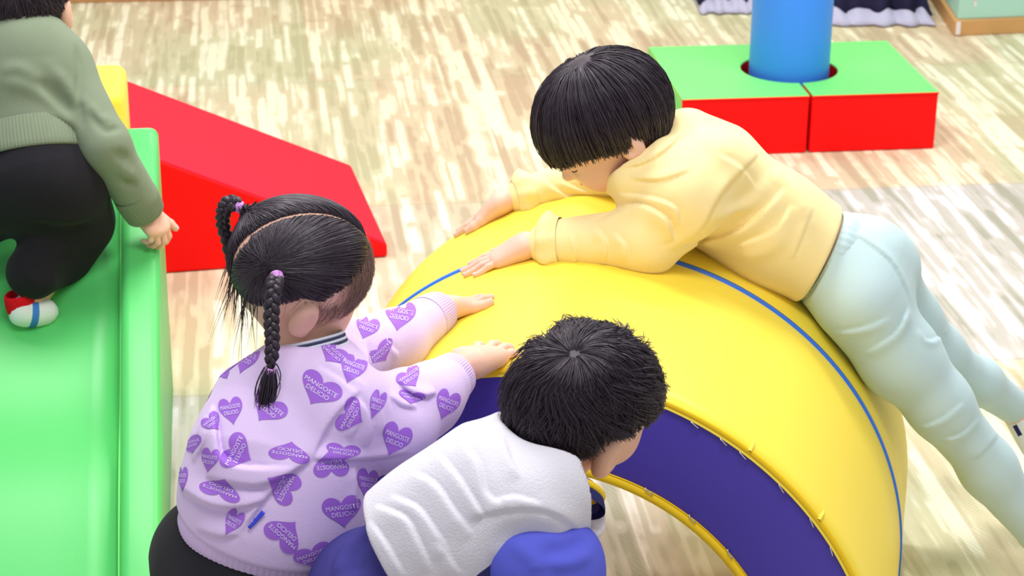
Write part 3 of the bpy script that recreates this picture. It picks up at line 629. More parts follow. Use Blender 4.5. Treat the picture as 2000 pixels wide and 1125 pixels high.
def hand(S, wrist, d, n, thumb, proj=None, k=1., curl=(.15, .2, .2), spread=.10, lens=None, tcurl=.3, nails=None, rk=.86):
    """S gets palm, four fingers and a thumb. d = wrist to knuckles, n = back of hand, thumb = unit vector on the thumb's side"""
    d = nrm(d); n = nrm(n - d * (n @ d)); s = nrm(np.cross(n, d)); s = s if s @ thumb > 0 else -s; nl = []
    pj = (lambda X, r: X) if proj is None else proj
    lens = lens or (.045, .050, .046, .036)
    offs = (.0182, .0063, -.0058, -.0172); kn = []
    for i, o in enumerate(offs):
        kp = wrist + (d * (.047 - (.0, -.002, .0, .005)[i]) + s * o) * k
        kp = pj(kp, .0085 * k) if proj else kp
        kn.append(kp); S.rc(wrist + s * o * .62 * k + d * .004, kp, .0125 * k, .0078 * k, .012)
    S.rc(wrist - s * .006 * k + d * .012 * k, (kn[2] + kn[3]) / 2 - d * .008 - n * .002, .012 * k, .0075 * k, .012); S.rc(wrist + s * .008 * k + d * .012, (kn[0] + kn[1]) / 2 - d * .01 - n * .002, .012 * k, .0075 * k, .012)
    for i in range(4):
        dd = nrm(d + s * (offs[i] / .0165) * spread); p0 = kn[i]; ang = 0.; rr = (.0067, .0066, .0063, .0056)[i] * k * rk; seg = (.42, .32, .26); pts = [p0]; rs = [rr * 1.08]
        for j in range(3):
            ang += curl[j] * (1 + .1 * (i - 1)); v = dd * math.cos(ang) - n * math.sin(ang); p1 = pts[-1] + v * lens[i] * k * seg[j]
            r1 = rr * (1, .92, .82)[j]
            if proj: p1 = proj(p1, r1 * .95 + (.003 * k if j == 0 else 0))
            pts.append(p1); rs.append(r1)
        S.chain(pts, rs, .0012); nl.append((pts[-1] + n * rs[-1] * .62, nrm(pts[-1] - pts[-2]), n, s, rs[-1]))
    t0_ = wrist + (d * .016 + s * .014) * k; t1 = wrist + (d * .034 + s * .028 - n * .003) * k
    v = nrm(d * (1 - tcurl) + s * .45 - n * .1); t2 = t1 + v * .014 * k; v2 = nrm(v + d * .3 - s * tcurl * .5); t3 = t2 + v2 * .012 * k
    if proj: t1, t2, t3 = proj(t1, .009 * k), proj(t2, .0068 * k), proj(t3, .006 * k)
    S.rc(t0_, t1, .0115 * k, .0082 * k, .010); S.chain([t1, t2, t3], [.0082 * k, .0072 * k, .0062 * k], .003); nl.append((t3 + n * .0035 * k, nrm(t3 - t2), n, s, .006 * k))
    if nails is not None: nails += nl
    return kn
def mknails(nl, parent):
    for p, d, n, s, r in nl:
        R = np.stack([d, nrm(n - d * (n @ d)), np.cross(d, nrm(n - d * (n @ d)))]); t = np.linspace(0, 2 * np.pi, 12, endpoint=False); V = [p + R[1] * r * .42]; 
        for q in (.6, 1.): V += [p + R[0] * r * .75 * q * math.cos(a) + R[2] * r * .62 * q * math.sin(a) + R[1] * r * (.42 - .34 * q * q * abs(math.sin(a)) ** 1.3 - .06 * q) for a in t]
        Fl = [[0, 1 + i, 1 + (i + 1) % 12, 1 + (i + 1) % 12] for i in range(12)] + [[1 + i, 13 + i, 13 + (i + 1) % 12, 1 + (i + 1) % 12] for i in range(12)]
        mk('fingernail', V, [list(dict.fromkeys(f)) for f in Fl], 'nail', parent)
def limb(S, a, b, c, ra, rb, rc_, rd, k=.02):
    S.rc(a, b, ra, rb, k); S.rc(b, c, rb, rc_, k)
def bounds(*pts, m=.12):
    p = np.array(pts); return p.min(0) - m, p.max(0) + m
# ------------------------------------------------------------------ boy in the yellow sweatshirt, lying over the arch
def foot(S, an, d, k=1.):
    d = nrm(d); S.rc(an, an + d * .085 * k - A(0, 0, .012), .026 * k, .017 * k, .02); S.rc(an - d * .02 * k, an + d * .03, .024 * k, .022 * k, .015)
def boy_yellow():
    hd = Head(W(1176, 222, 3.02), cv(-.74, -.60, -.10), cv(-.62, .62, .42), 1.06)
    neck = W(1300, 300, 3.04); chest = W(1370, 365, 3.03); belly = W(1500, 440, 3.03); hip = W(1640, 505, 3.02); shN = W(1335, 385, 2.94); shF = W(1310, 285, 3.13)
    root = empty('person', tuple(belly), 'child in pale yellow sweatshirt and aqua trousers lying face-down over the yellow arch', 'person')
    elN = W(1262, 468, 2.93); wrN = arch_hit(1030, 478, .020); elF = W(1150, 352, 3.27); wrF = arch_hit(985, 392, .022)
    knN = W(1835, 790, 2.96); anN = W(2035, 1050, 3.0); hpN = W(1680, 560, 2.97); hpF = W(1690, 500, 3.08); knF = W(1835, 690, 3.14); anF = W(1990, 800, 3.25)
    S = SDF(); nails = []
    S.chain([neck, chest, belly, hip], [.034, .064, .064, .060], .02); S.rc(shN, shF, .036, .036, .02)
    S.rc(hd.p(-.02, -.05, 0), neck, .042, .040, .02); hd.sdf(S)
    limb(S, shN, elN, wrN, .034, .026, .0175, 0); limb(S, shF, elF, wrF, .034, .026, .0175, 0)
    limb(S, hpN, knN, anN, .036, .034, .024, 0); limb(S, hpF, knF, anF, .048, .034, .024, 0)
    foot(S, anN, cv(.9, -.5, .2)); foot(S, anF, cv(.5, -.85, .2))
    tN = arch_hit(905, 541, .0); dN = tN - wrN; nN = arch_n(wrN)
    hand(S, wrN, dN, nN, A(0, 1, 0), arch_proj, 1.12, (.05, .05, .05), .26, nails=nails)
    tF = arch_hit(872, 470, .0); nF = arch_n(wrF); hand(S, wrF, tF - wrF, nF, A(0, -1, 0), arch_proj, 1.10, (.05, .05, .05), .18, nails=nails)
    lo, hi = bounds(hd.c, wrF, wrN, anN, anF, hip, tN, tF); V, Fq = fix(S.mesh(lo, hi, .0019)); mk('body', V, Fq, 'skin', root); mknails(nails, root); hd.extras(root)
    # sweatshirt
    T = SDF(1.9); up = cv(.3, .6, .7)
    T.chain([W(1330, 330, 3.03), W(1400, 372, 3.03), W(1500, 440, 3.03), W(1592, 492, 3.02)], [.070, .082, .084, .080], .03); T.plane(W(1592, 492, 3.02) + nrm(hip - belly) * .006, nrm(hip - belly), .006)
    T.rc(W(1345, 262, 3.06), W(1400, 300, 3.08), .036, .05, .04)
    T.rc(shF, shN, .050, .052, .03); T.rc(W(1390, 330, 2.97), shN, .058, .056, .03)
    cuN = wrN + (elN - wrN) * .20; cuF = wrF + (elF - wrF) * .24
    T.chain([shN, elN, cuN], [.058, .048, .036], .025); T.chain([W(1300, 300, 3.14), elF, cuF], [.05, .042, .031], .022)
    T.chain([W(1200, 352, 3.0), W(1240, 345, 2.97), W(1300, 330, 2.96)], [.022, .034, .045], .03)
    aN = nrm(cuN - elN); 
    T.add(lambda P: np.maximum(np.linalg.norm(P - hd.c, axis=1) - .0, -1) - .094, .006, 'sub')
    for q in (([(1312, 492), (1368, 452), (1402, 392), (1440, 345), (1482, 302)], .016, .0045), ([(1530, 368), (1492, 410), (1445, 448), (1380, 470), (1325, 482)], .016, .006), ([(1545, 400), (1510, 450), (1440, 480)], .014, .004),
              ([(1560, 600), (1480, 545), (1420, 520), (1345, 508)], .014, .004), ([(1520, 590), (1548, 510), (1570, 455), (1588, 405)], .010, .0022), ([(1215, 545), (1250, 520), (1300, 500)], .01, .003),
              ([(1318, 468), (1300, 425), (1240, 400), (1190, 405), (1163, 432)], .020, .0065), ([(1330, 440), (1320, 405), (1270, 385), (1205, 378)], .012, .0035), ([(1186, 512), (1184, 470), (1160, 440)], .012, .0045), ([(1225, 515), (1222, 480), (1200, 452)], .012, .0035), ([(1122, 525), (1127, 490), (1118, 452)], .008, .0035),
              ([(1165, 392), (1115, 385), (1080, 365), (1062, 345)], .012, .0045), ([(1160, 378), (1120, 365), (1090, 350)], .008, .003), ([(1210, 330), (1260, 318), (1310, 285), (1345, 240)], .012, .0035), ([(1230, 350), (1290, 352), (1350, 332)], .012, .003), ([(1400, 300), (1450, 330), (1480, 370)], .012, -.003)):
        T.pc(*q)
    for q in (([(1400, 425), (1460, 400), (1500, 355)], .010, .004), ([(1500, 330), (1545, 375), (1575, 430)], .012, .004), ([(1440, 500), (1490, 490), (1540, 450)], .012, .003)): T.pf(*q)
    T.flush(); T.wave(.0026, 42, 3)
    lo, hi = bounds(shF, shN, wrF, wrN, hip, W(1350, 220, 3.05), m=.10); V, Fq = fix(T.mesh(lo, hi, .0022)); mk('sweatshirt', V, Fq, 'cream', root)
    for c, e, r in ((cuN, elN, .0375), (cuF, elF, .0325)):
        a = nrm(c - e); q0 = c + a * .016; q1 = c - a * .016; V, Fq = band(q1, q0, A(.1, .3, 1), (r * 1.04, r * 1.0), (r * 1.0, r * .98), .007, 9, .0022, roll=.009); mk('rolled_cuff', V, Fq, 'cream', root)
    # trousers
    T = SDF(); wc = W(1612, 505, 3.02)
    T.chain([wc, W(1668, 530, 3.02), W(1690, 560, 3.02)], [.072, .078, .072], .03); T.ell(W(1715, 500, 3.06), np.stack([cv(1, -.8, 0), cv(.8, 1, 0), cv(0, 0, 1)]), A(.062, .05, .062), .03)
    T.chain([W(1680, 590, 2.97), W(1760, 700, 2.965), knN, W(1930, 915, 2.98), anN], [.068, .058, .0465, .041, .034], .03)
    T.chain([W(1712, 530, 3.07), W(1775, 620, 3.11), knF, W(1910, 745, 3.19), anF], [.060, .046, .039, .035, .029], .025)
    T.plane(W(1605, 500, 3.02), nrm(belly - hip), .005)
    for q in (([(1775, 600), (1750, 650), (1690, 690), (1640, 700)], .012, .004), ([(1780, 680), (1720, 722), (1650, 735)], .012, .0045), ([(1785, 700), (1730, 745), (1668, 758)], .010, .0035), ([(1740, 618), (1690, 640), (1630, 650)], .012, .003),
              ([(1880, 785), (1840, 818), (1798, 835)], .010, .0035), ([(1912, 815), (1875, 850), (1838, 858)], .010, .0025), ([(1900, 900), (1925, 880), (1950, 850)], .012, .002),
              ([(1645, 448), (1690, 470), (1740, 510), (1768, 560), (1780, 600)], .010, .0022), ([(1850, 640), (1820, 665), (1795, 640)], .008, .003), ([(1885, 645), (1860, 672), (1835, 692)], .008, .003), ([(1915, 690), (1890, 715), (1872, 748)], .008, .003)):
        T.pc(*q)
    T.flush(); T.wave(.002, 45, 5)
    lo, hi = bounds(wc, anN, anF, knN, knF, m=.12); V, Fq = fix(T.mesh(lo, hi, .0028)); mk('trousers', V, Fq, 'aqua', root)
    wn = nrm(wc - hip); c = W(1616, 505, 3.02); V, Fq = band(c + nrm(hip - belly) * .014, c - nrm(hip - belly) * .012, cv(.2, .7, .6), (.078, .070), (.075, .068), .004, 40, .0005, roll=.002); mk('waistband', V, Fq, 'aqua', root)
    for an, kn in ((anN, knN), (anF, knF)):
        a = nrm(an - kn); fd = cv(.9, -.5, .2) if an is anN else cv(.5, -.85, .2); V, Fq = tube(smooth_path([an - a * .035, an - a * .005, an + fd * .03 - A(0, 0, .004), an + fd * .075 - A(0, 0, .010), an + fd * .105 - A(0, 0, .014)], 18), list(np.linspace(.0265, .0285, 6)) + [.030] * 6 + [.029, .028, .027, .025, .020, .010], 20)
        cen = V[Fq].mean(1); mi = ((np.sin(cen @ A(260, 90, 120)) + np.sin(cen @ A(-80, 240, 190))) > .75).astype(int); mk('sock', V, Fq, ('sockw', 'dnavy'), root, mi=mi)
    # hair
    hair_whorl(hd, root, (-.25, .97, .05), 11000, .17, (-.06, -.30, -.95), .017, .001, .10, .00070, 11, capline=(.02, -.24, -.85))
    return root
boy_yellow()
# ------------------------------------------------------------------ decals that follow a garment's surface (prints)
def bvh_of(V, Fq): return BVHTree.FromPolygons([tuple(v) for v in V], [tuple(f) for f in Fq.tolist()])
def text_tris(s, size=1.):
    cu = bpy.data.curves.new('t', 'FONT'); cu.body = s; cu.size = size; cu.align_x = 'CENTER'; cu.align_y = 'CENTER'; cu.resolution_u = 2
    o = bpy.data.objects.new('t', cu); C.objects.link(o); dg = bpy.context.evaluated_depsgraph_get(); dg.update(); me = bpy.data.meshes.new_from_object(o.evaluated_get(dg))
    me.calc_loop_triangles(); V = np.array([v.co[:2] for v in me.vertices]); T = np.array([t.vertices[:] for t in me.loop_triangles]); bpy.data.objects.remove(o); bpy.data.curves.remove(cu); bpy.data.meshes.remove(me)
    return V, T
def project(bv, o, dirs, lift):
    out, ok = [], []
    for d in dirs:
        h = bv.ray_cast(Vector(o), Vector(nrm(d)))
        if h[0] is None: out.append((0, 0, 0)); ok.append(False); continue
        out.append(np.array(h[0]) + np.array(h[1]) * lift * (1 if h[1].dot(Vector(d)) < 0 else -1)); ok.append(True)
    return np.array(out), np.array(ok)
def keep(V, T, ok, mx=.012):
    T = np.asarray(T); m = ok[T].all(1)
    if not m.any(): return T[:0]
    T = T[m]; a = V[T]; e = np.max([np.linalg.norm(a[:, i] - a[:, (i + 1) % 3], axis=1) for i in range(3)], 0)
    return T[e < mx]
def heart2d(nr=9, ns=64):
    t = np.linspace(0, 2 * np.pi, ns, endpoint=False); x = np.sign(np.sin(t)) * np.abs(np.sin(t)) ** 2.6; y = (13 * np.cos(t) - 5 * np.cos(2 * t) - 2 * np.cos(3 * t) - np.cos(4 * t)) / 16 + .10
    B = np.stack([x * 1.04, y * .98], 1); V = [np.zeros((1, 2))] + [B * r for r in np.linspace(1 / nr, 1, nr)]; V = np.vstack(V); T = []
    for i in range(ns):
        j = (i + 1) % ns; T.append([0, 1 + i, 1 + j])
        for r in range(nr - 1): a = 1 + r * ns; T += [[a + i, a + ns + i, a + ns + j], [a + i, a + ns + j, a + j]]
    return V, np.array(T)
H2V, H2T = heart2d(); TXV1, TXT1 = text_tris('MANGOSTE', .36); TXV2, TXT2 = text_tris('DELICIO', .36)
TXV1 = TXV1 * A(.92, 1.) + A(0, .20); TXV2 = TXV2 * A(.92, 1.) + A(0, -.17)
def put_heart(bv, parts, o, c, ex, ey, lift=.0007):
    """c centre direction, ex/ey pixel vectors of the heart's right and up -> c, ex, ey are given as functions of 2-D"""
    for (v2, t2, mi, l) in ((H2V, H2T, 1, lift), (TXV1, TXT1, 2, lift * 2.1), (TXV2, TXT2, 2, lift * 2.1)):
        dirs = [c(x, y) - o for x, y in v2]; V, ok = project(bv, o, dirs, l); T = keep(V, t2, ok)
        if len(T): parts.append((V, T, mi))
def heart_px(bv, parts, px, py, w_, h_, ang, flip=1):
    ca, sa = math.cos(math.radians(ang)), math.sin(math.radians(ang))
    def f(x, y):
        X, Y_ = x * w_ * .56, y * h_ * .56; return CAM + ray(px + X * ca + Y_ * sa, py + X * sa - Y_ * ca)
    put_heart(bv, parts, CAM, f, None, None)
def heart_w(bv, parts, o, tgt, size, ang):
    d = nrm(tgt - o); e1 = nrm(np.cross(d, A(0, 0, 1))); e2 = np.cross(e1, d); ca, sa = math.cos(ang), math.sin(ang)
    put_heart(bv, parts, o, lambda x, y: tgt + (e1 * (x * ca - y * sa) + e2 * (x * sa + y * ca)) * size / 2, None, None)
# ------------------------------------------------------------------ girl in the lilac sweatshirt
def girl():
    fcam, ucam = cv(.85, -.06, -.45), cv(.39, .69, .61)
    hd = Head(W(588, 512, 2.47), cv(.86, -.10, -.50), cv(.36, .72, .58), .98)
    neck = W(600, 655, 2.47); chest = W(585, 765, 2.43); mid = W(560, 880, 2.39); hip = W(520, 1000, 2.36); pel = W(432, 1120, 2.345)
    shR = W(662, 790, 2.37); shL = W(672, 700, 2.56)
    root = empty('person', tuple(G(440, 1225) * A(1, 1, 0)), 'child with braided pigtails in lilac sweatshirt with purple hearts, leaning on the arch', 'person')
    wrR = arch_hit(912, 712, .022); elR = W(765, 838, 2.40); wrL = arch_hit(862, 606, .024); elL = W(765, 672, 2.66)
    hpR = pel + A(.03, -.055, -.02); hpL = pel + A(-.01, .05, -.01); knR = A(-.26, 2.10, .245); knL = A(-.36, 2.27, .245); anR = A(-.36, 2.13, .055); anL = A(-.44, 2.30, .055)
    S = SDF(); nails = []
    S.chain([neck, chest, mid, hip, pel], [.034, .060, .064, .056, .050], .02); S.rc(shL, shR, .034, .034, .02); S.rc(hd.p(-.02, -.05, 0), neck, .040, .036, .02); hd.sdf(S)
    limb(S, shR, elR, wrR, .032, .025, .0175, 0); limb(S, shL, elL, wrL, .032, .025, .0185, 0); limb(S, hpR, knR, anR, .045, .034, .022, 0); limb(S, hpL, knL, anL, .05, .034, .022, 0)
    foot(S, anR, A(1, .3, 0)); foot(S, anL, A(1, .3, 0))
    tR = arch_hit(1022, 652, 0); nR = arch_n(wrR); hand(S, wrR, tR - wrR, nR, A(0, 1, 0), lambda X, r: arch_proj(X, r) if (X - AO) @ ax_ > .004 else X, 1.28, (.3, .5, .5), .24, tcurl=.6, nails=nails)
    tL = arch_hit(968, 562, 0); nL = arch_n(wrL); hand(S, wrL, tL - wrL, nL, A(0, -1, 0), arch_proj, 1.02, (.3, .5, .4), .16, nails=nails)
    lo, hi = bounds(hd.c, neck, wrR, wrL, tR, pel, knR, anR, anL, m=.115); V, Fq = fix(S.mesh(lo, hi, .0019)); mk('body', V, Fq, 'skin2', root); mknails(nails, root); hd.extras(root)
    # small red blister on the right middle finger and a mole are part of the skin: a tiny raised ring
    bvb = bvh_of(V, Fq); h = bvb.ray_cast(Vector(CAM), Vector(nrm(ray(1005, 674))))
    if h[0] is not None:
        c = np.array(h[0]); n = np.array(h[1]); e = nrm(np.cross(n, A(0, 0, 1))); e2 = np.cross(n, e); t = np.linspace(0, 2 * np.pi, 15); V2, F2 = tube([c + (e * math.cos(a) + e2 * math.sin(a)) * .0030 + n * .0004 for a in t], .0008, 6, False); o = mk('finger_mark', V2, F2, 'red', root)
    # sweatshirt
    hc = W(525, 1030, 2.355); hax = nrm(A(-.25, -.05, -1)); T = SDF(); ax = nrm(hip - chest)
    T.chain([W(598, 748, 2.45), W(578, 790, 2.42), W(555, 890, 2.385), W(533, 1005, 2.362), hc + hax * .03], [.054, .078, .106, .108, .104], .04); T.rc(W(515, 880, 2.40), W(470, 950, 2.38), .075, .066, .03)
    T.rc(W(470, 765, 2.46), W(598, 750, 2.47), .028, .044, .04)
    T.rc(shL, W(640, 740, 2.46), .046, .05, .03); T.rc(shR, W(640, 760, 2.42), .052, .05, .03)
    cuR = wrR + (elR - wrR) * .33; cuL = wrL + (elL - wrL) * .27
    T.chain([shR, elR, elR + (cuR - elR) * .7, cuR], [.055, .050, .044, .036], .022); T.chain([shL, elL, cuL], [.050, .043, .034], .022)
    T.rc(W(735, 800, 2.40), W(790, 770, 2.43), .036, .034, .02)
    cax = nrm(hd.p(-.02, -.04, 0) - chest); T.rc(W(606, 688, 2.455), W(606, 688, 2.455) + cax * .09, .043, .060, .006, 'sub')
    T.plane(hc, hax, .006)
    for q in (([(577, 914), (500, 912), (458, 907), (432, 888), (424, 840), (418, 790)][::-1], .016, -.0), ([(577, 913), (500, 912), (458, 905), (432, 885), (424, 840), (416, 790)], .020, .009),
              ([(403, 933), (450, 944), (506, 949), (557, 930), (606, 900)], .020, .008), ([(349, 955), (399, 985), (442, 994), (485, 990), (520, 975)], .022, .008), ([(345, 1000), (380, 1035), (430, 1050), (470, 1045)], .014, .003),
              ([(470, 1044), (512, 985), (555, 937), (608, 900)], .012, .004), ([(608, 900), (624, 868), (644, 830), (672, 795), (708, 762)], .014, .006), ([(606, 898), (670, 900), (735, 897), (800, 886)], .014, .007),
              ([(722, 870), (728, 835), (718, 800), (698, 775)], .012, .0055), ([(755, 845), (748, 805), (735, 765)], .012, .004), ([(690, 855), (700, 825), (690, 792)], .010, .004),
              ([(775, 742), (800, 765), (830, 775), (855, 770)], .012, .006), ([(760, 772), (782, 792), (815, 800)], .010, .004), ([(712, 752), (680, 722), (640, 700)], .012, .004), ([(700, 770), (668, 742), (620, 715)], .010, .003),
              ([(712, 738), (722, 700), (715, 660)], .012, .005), ([(780, 692), (760, 670), (745, 638)], .010, .004), ([(695, 1000), (700, 950), (695, 908)], .012, .0045), ([(380, 905), (400, 860), (405, 815)], .012, .004)):
        T.pc(*q)
    T.flush(); T.wave(.003, 38, 8)
    lo, hi = bounds(shL, shR, cuR, cuL, hip, W(400, 900, 2.4), m=.12); V, Fq = fix(T.mesh(lo, hi, .0022)); bv = bvh_of(V, Fq); parts = [(V, Fq, 0)]
    # (x, y, width, height, turn)  hearts of the print as they lie on the back, side and sleeves
    for q in ((624, 762, 74, 62, 32), (524, 798, 62, 58, 38), (452, 802, 40, 54, -10), (686, 812, 62, 48, -62), (464, 884, 64, 58, -62), (566, 883, 70, 40, 190), (772, 858, 50, 66, 22), (872, 790, 40, 60, 20), (668, 998, 66, 62, -8), (556, 1042, 68, 60, 222),
              (646, 906, 60, 54, 176), (432, 955, 72, 40, 200), (552, 950, 56, 66, 120), (670, 883, 58, 34, 8), (688, 720, 44, 60, 20), (372, 868, 42, 34, -15), (410, 898, 30, 48, 10), (612, 1086, 66, 46, -20), (716, 942, 36, 56, 10), (480, 700, 40, 62, 20), (434, 722, 46, 40, -30), (735, 790, 26, 60, 20), (800, 738, 44, 40, -35),
              (780, 616, 52, 60, 10), (716, 640, 40, 46, 20), (742, 690, 60, 34, -40), (455, 1020, 30, 56, 30), (650, 690, 60, 40, 40), (804, 776, 46, 26, 10), (700, 838, 1, 1, 0), (357, 935, 18, 50, 0), (415, 825, 34, 36, -40)):
        if q[2] > 5: heart_px(bv, parts, *q)
    for k, (ox, oy, oz, tx, tz, an) in enumerate(((-1.2, 2.9, .7, -.30, .62, .4), (-1.3, 2.5, .5, -.32, .50, -.5), (-1.2, 2.7, .9, -.34, .56, 1.6), (-.2, 3.6, .9, -.28, .52, .2), (-.6, 3.6, .8, -.32, .60, 2.2))):
        heart_w(bv, parts, A(ox, oy, oz), A(tx, 2.42, tz), .045, an)
    mkmix('sweatshirt', parts, ('lilac', 'heart', 'ink'), root)
    # hem, cuffs, striped collar, tag
    e1 = A(1, 0, -.25); q = nrm(e1 - hax * (e1 @ hax)); V2, F2 = band(hc - hax * .010, hc + hax * .030, e1, (.112, .106), (.103, .097), .006, 90, .0004, roll=.004); mk('waistband', V2, F2, 'lrib', root)
    for c, wv_, r in ((cuR, wrR, .0345), (cuL, wrL, .0335)):
        a = nrm(wv_ - c); V2, F2 = band(c - a * .004, c + a * .036, A(0, .2, 1), (r * 1.02, r), (r * .82, r * .80), .005, 54, .0006); mk('cuff', V2, F2, 'lrib', root)
    nk = neck + hd.u * .010; cax = nrm(hd.p(-.02, -.04, 0) - chest)
    for i in range(7):
        t = np.linspace(0, 2 * np.pi, 41); e = nrm(np.cross(cax, A(0, 1, .3))); e2 = np.cross(cax, e); cc = W(606, 676, 2.45) + cax * (.0035 * i - .012)
        V2, F2 = tube([cc + (e * math.cos(a) * 1. + e2 * math.sin(a)) * (.0475 - .0006 * i) for a in t], .0021, 8, False); o = mk('shirt_collar', V2, F2, 'stripe' if i % 2 == 0 else 'navy', root)
    V2, F2 = band(W(606, 680, 2.455) - cax * .022, W(606, 680, 2.455) - cax * .006, A(1, 0, 0), (.058, .056), (.051, .050), .006, 60, .0004, roll=.002); mk('neckband', V2, F2, 'lrib', root)
    pts = [(485, 1030), (513, 1000), (518, 1003), (490, 1033)]; dirs = []; g = []
    for j in range(5):
        for i in range(13):
            a = A(484, 1028) + (A(513, 997) - A(484, 1028)) * i / 12 + A(6, 5) * j / 4; dirs.append(ray(*a))
    Vt, ok = project(bv, CAM, dirs, .0028); Ft = [[j * 13 + i, j * 13 + i + 1, (j + 1) * 13 + i + 1, (j + 1) * 13 + i] for j in range(4) for i in range(12)]
    o = mk('side_tag', Vt, Ft, 'tag', root); s_ = o.modifiers.new('thick', 'SOLIDIFY'); s_.thickness = .0012; s_.offset = 0
    # trousers
    T = SDF(); T.chain([hc + hax * .01, hc + hax * .04, pel], [.084, .086, .084], .04); T.chain([hpR, knR, anR + A(0, 0, .02)], [.085, .055, .045], .03); T.chain([hpL, knL, anL + A(0, 0, .02)], [.085, .055, .045], .03)
    T.plane(hc, -hax, .006); T.wave(.004, 40, 4)
    lo, hi = bounds(pel, knR, anR, anL, hip, m=.13); V, Fq = fix(T.mesh(lo, hi, .0034)); mk('trousers', V, Fq, 'black', root)
    for an in (anR, anL): V2, F2 = tube(smooth_path([an + A(-.004, 0, .055), an + A(-.014, 0, .008), an + A(.012, .003, -.016), an + A(.055, .012, -.022), an + A(.108, .026, -.030)], 14), [.029, .031, .034, .036, .036, .035, .034, .033, .031, .030, .029, .027, .023, .012], 16); mk('sock', V2, F2, 'sockw', root)
    # hair
    qb = [nrm(A(-.72, .34, s * .60)) for s in (1, -1)]; parts = []; m_ = 13; ts = np.linspace(0, 1, m_)
    for s, q in zip((1, -1), qb):
        n = 8500; q0 = sphere_dirs(n * 5); q0[:, 2] = np.abs(q0[:, 2]) * s
        e = n // 3; a = rng.uniform(-.9, 2.75, e); pl = np.stack([np.cos(a), np.sin(a), (.022 + .03 * rng.rand(e) ** 2 + rng.rand(e) * .05) * s], 1)
        ok = (q0[:, 1] > hairline(q0, .56, .02, -.60, .8) + .02 * rng.rand(len(q0))) & (np.abs(q0[:, 2]) > .036) & (rng.rand(len(q0)) > .55 * np.clip(q0[:, 0] * 1.4 - .3, 0, 1)); q0 = np.vstack([q0[ok][:n], pl[pl[:, 1] > hairline(pl, .56, .02, -.60, .8)]])
        n = len(q0); frac = .55 + .45 * rng.rand(n); P = np.zeros((n, m_, 3)); jit = rng.normal(size=(n, 3)) * .035; hh = .0015 + .006 * rng.rand(n)
        for i, t in enumerate(ts):
            tt = (t * frac)[:, None]; d = slerp(q0, np.broadcast_to(q, q0.shape) + jit, tt); P[:, i] = hd.dirp(d, hh * (.3 + .7 * np.sin(min(1, t * 3) * 1.57)) + .006 * (t * frac) ** 3)
        R_ = .00072 * (.7 + .6 * rng.rand(n))[:, None] * np.array([.5] + [1] * (m_ - 3) + [.8, .4])[None]
        V, Fq = strands(P, R_); parts.append((V, Fq, 0))
    # loose fringe and wisps
    def wisps(n, base, sp, down, L, rad, h0, mi=0):
        q0 = nrm(A(*base))[None] + rng.normal(size=(n, 3)) * np.array(sp)[None]; q0 /= np.linalg.norm(q0, axis=1)[:, None]; dv = nrm(A(*down))[None] + rng.normal(size=(n, 3)) * .22; P = np.zeros((n, 10, 3)); LL = L * (.5 + .7 * rng.rand(n))
        for i, t in enumerate(np.linspace(0, 1, 10)):
            d = q0 + dv * (LL * t / .08)[:, None]; d /= np.linalg.norm(d, axis=1)[:, None]; P[:, i] = hd.dirp(d, h0 + .004 * t + .004 * rng.rand(n) * t)
        R_ = rad * (.6 + .6 * rng.rand(n))[:, None] * np.linspace(1, .15, 10)[None]; V, Fq = strands(P, R_); parts.append((V, Fq, mi))
    wisps(280, (.82, .52, .25), (.10, .10, .30), (.12, -1, .25), .078, .00038, .003, 1); wisps(200, (.62, .42, .66), (.14, .14, .12), (-.1, -1, .12), .066, .00038, .003, 1); wisps(90, (.2, -.1, .97), (.25, .1, .05), (.1, -1, 0), .04, .0004, .002, 1)
    wisps(150, (.72, .5, -.5), (.14, .14, .2), (.1, -1, -.12), .066, .00038, .003, 1)
    # nape wisps hang down by gravity
    n = 75; q0 = nrm(A(-.85, -.50, 0))[None] + rng.normal(size=(n, 3)) * A(.05, .20, .42)[None]; P0 = hd.dirp(q0, .002); P = np.zeros((n, 8, 3)); LL = .02 + .05 * rng.rand(n) ** 2; out = nrm(-hd.f * .25 + A(0, 0, -1)); jj = rng.normal(size=(n, 3)) * .22
    for i, t in enumerate(np.linspace(0, 1, 8)): P[:, i] = P0 + (LL * t)[:, None] * (out + jj) + A(0, 0, -.02) * t * t
    V, Fq = strands(P, .0008 * (.6 + .6 * rng.rand(n))[:, None] * np.linspace(1, .15, 8)[None]); parts.append((V, Fq, 0))
    V, Fq, mi = merge(parts); mk('hair', V, Fq, ('hair', 'hairb'), root, mi=mi)
    def braid(path, wdt, name, tail, tiept):
        path = smooth_path(path, 90); t, N, B = frames(path); n = len(path); L = np.linalg.norm(np.diff(path, axis=0), axis=1).sum(); turns = L / .030; parts = []
        view = CAM - path; view /= np.linalg.norm(view, axis=1)[:, None]; Dp = view - t * (view * t).sum(1)[:, None]; Dp /= np.linalg.norm(Dp, axis=1)[:, None]; Sd = np.cross(t, Dp); u = np.linspace(0, 1, n); env = np.clip(np.minimum(u * 9 + .45, (1 - u) * 6 + .35), 0, 1) * (1 - .25 * u)
        for k in range(3):
            ph = 2 * np.pi * (u * turns + k / 3.); c = path + Sd * (wdt * .52 * np.sin(ph) * env)[:, None] + Dp * (wdt * .30 * np.sin(2 * ph) * env)[:, None]
            V, Fq = tube(c, wdt * .36 * env * (1 + .12 * np.cos(2 * ph)), 10); parts.append((V, Fq, 0))
            nn = 40; tt, N2, B2 = frames(c)      # fine strands on every lock
            P = []; 
            for a in np.linspace(0, 2 * np.pi, nn, endpoint=False): P.append(c[::2] + (np.cos(a + u[::2] * 3)[:, None] * N2[::2] + np.sin(a + u[::2] * 3)[:, None] * B2[::2]) * (wdt * .355 * env[::2])[:, None])
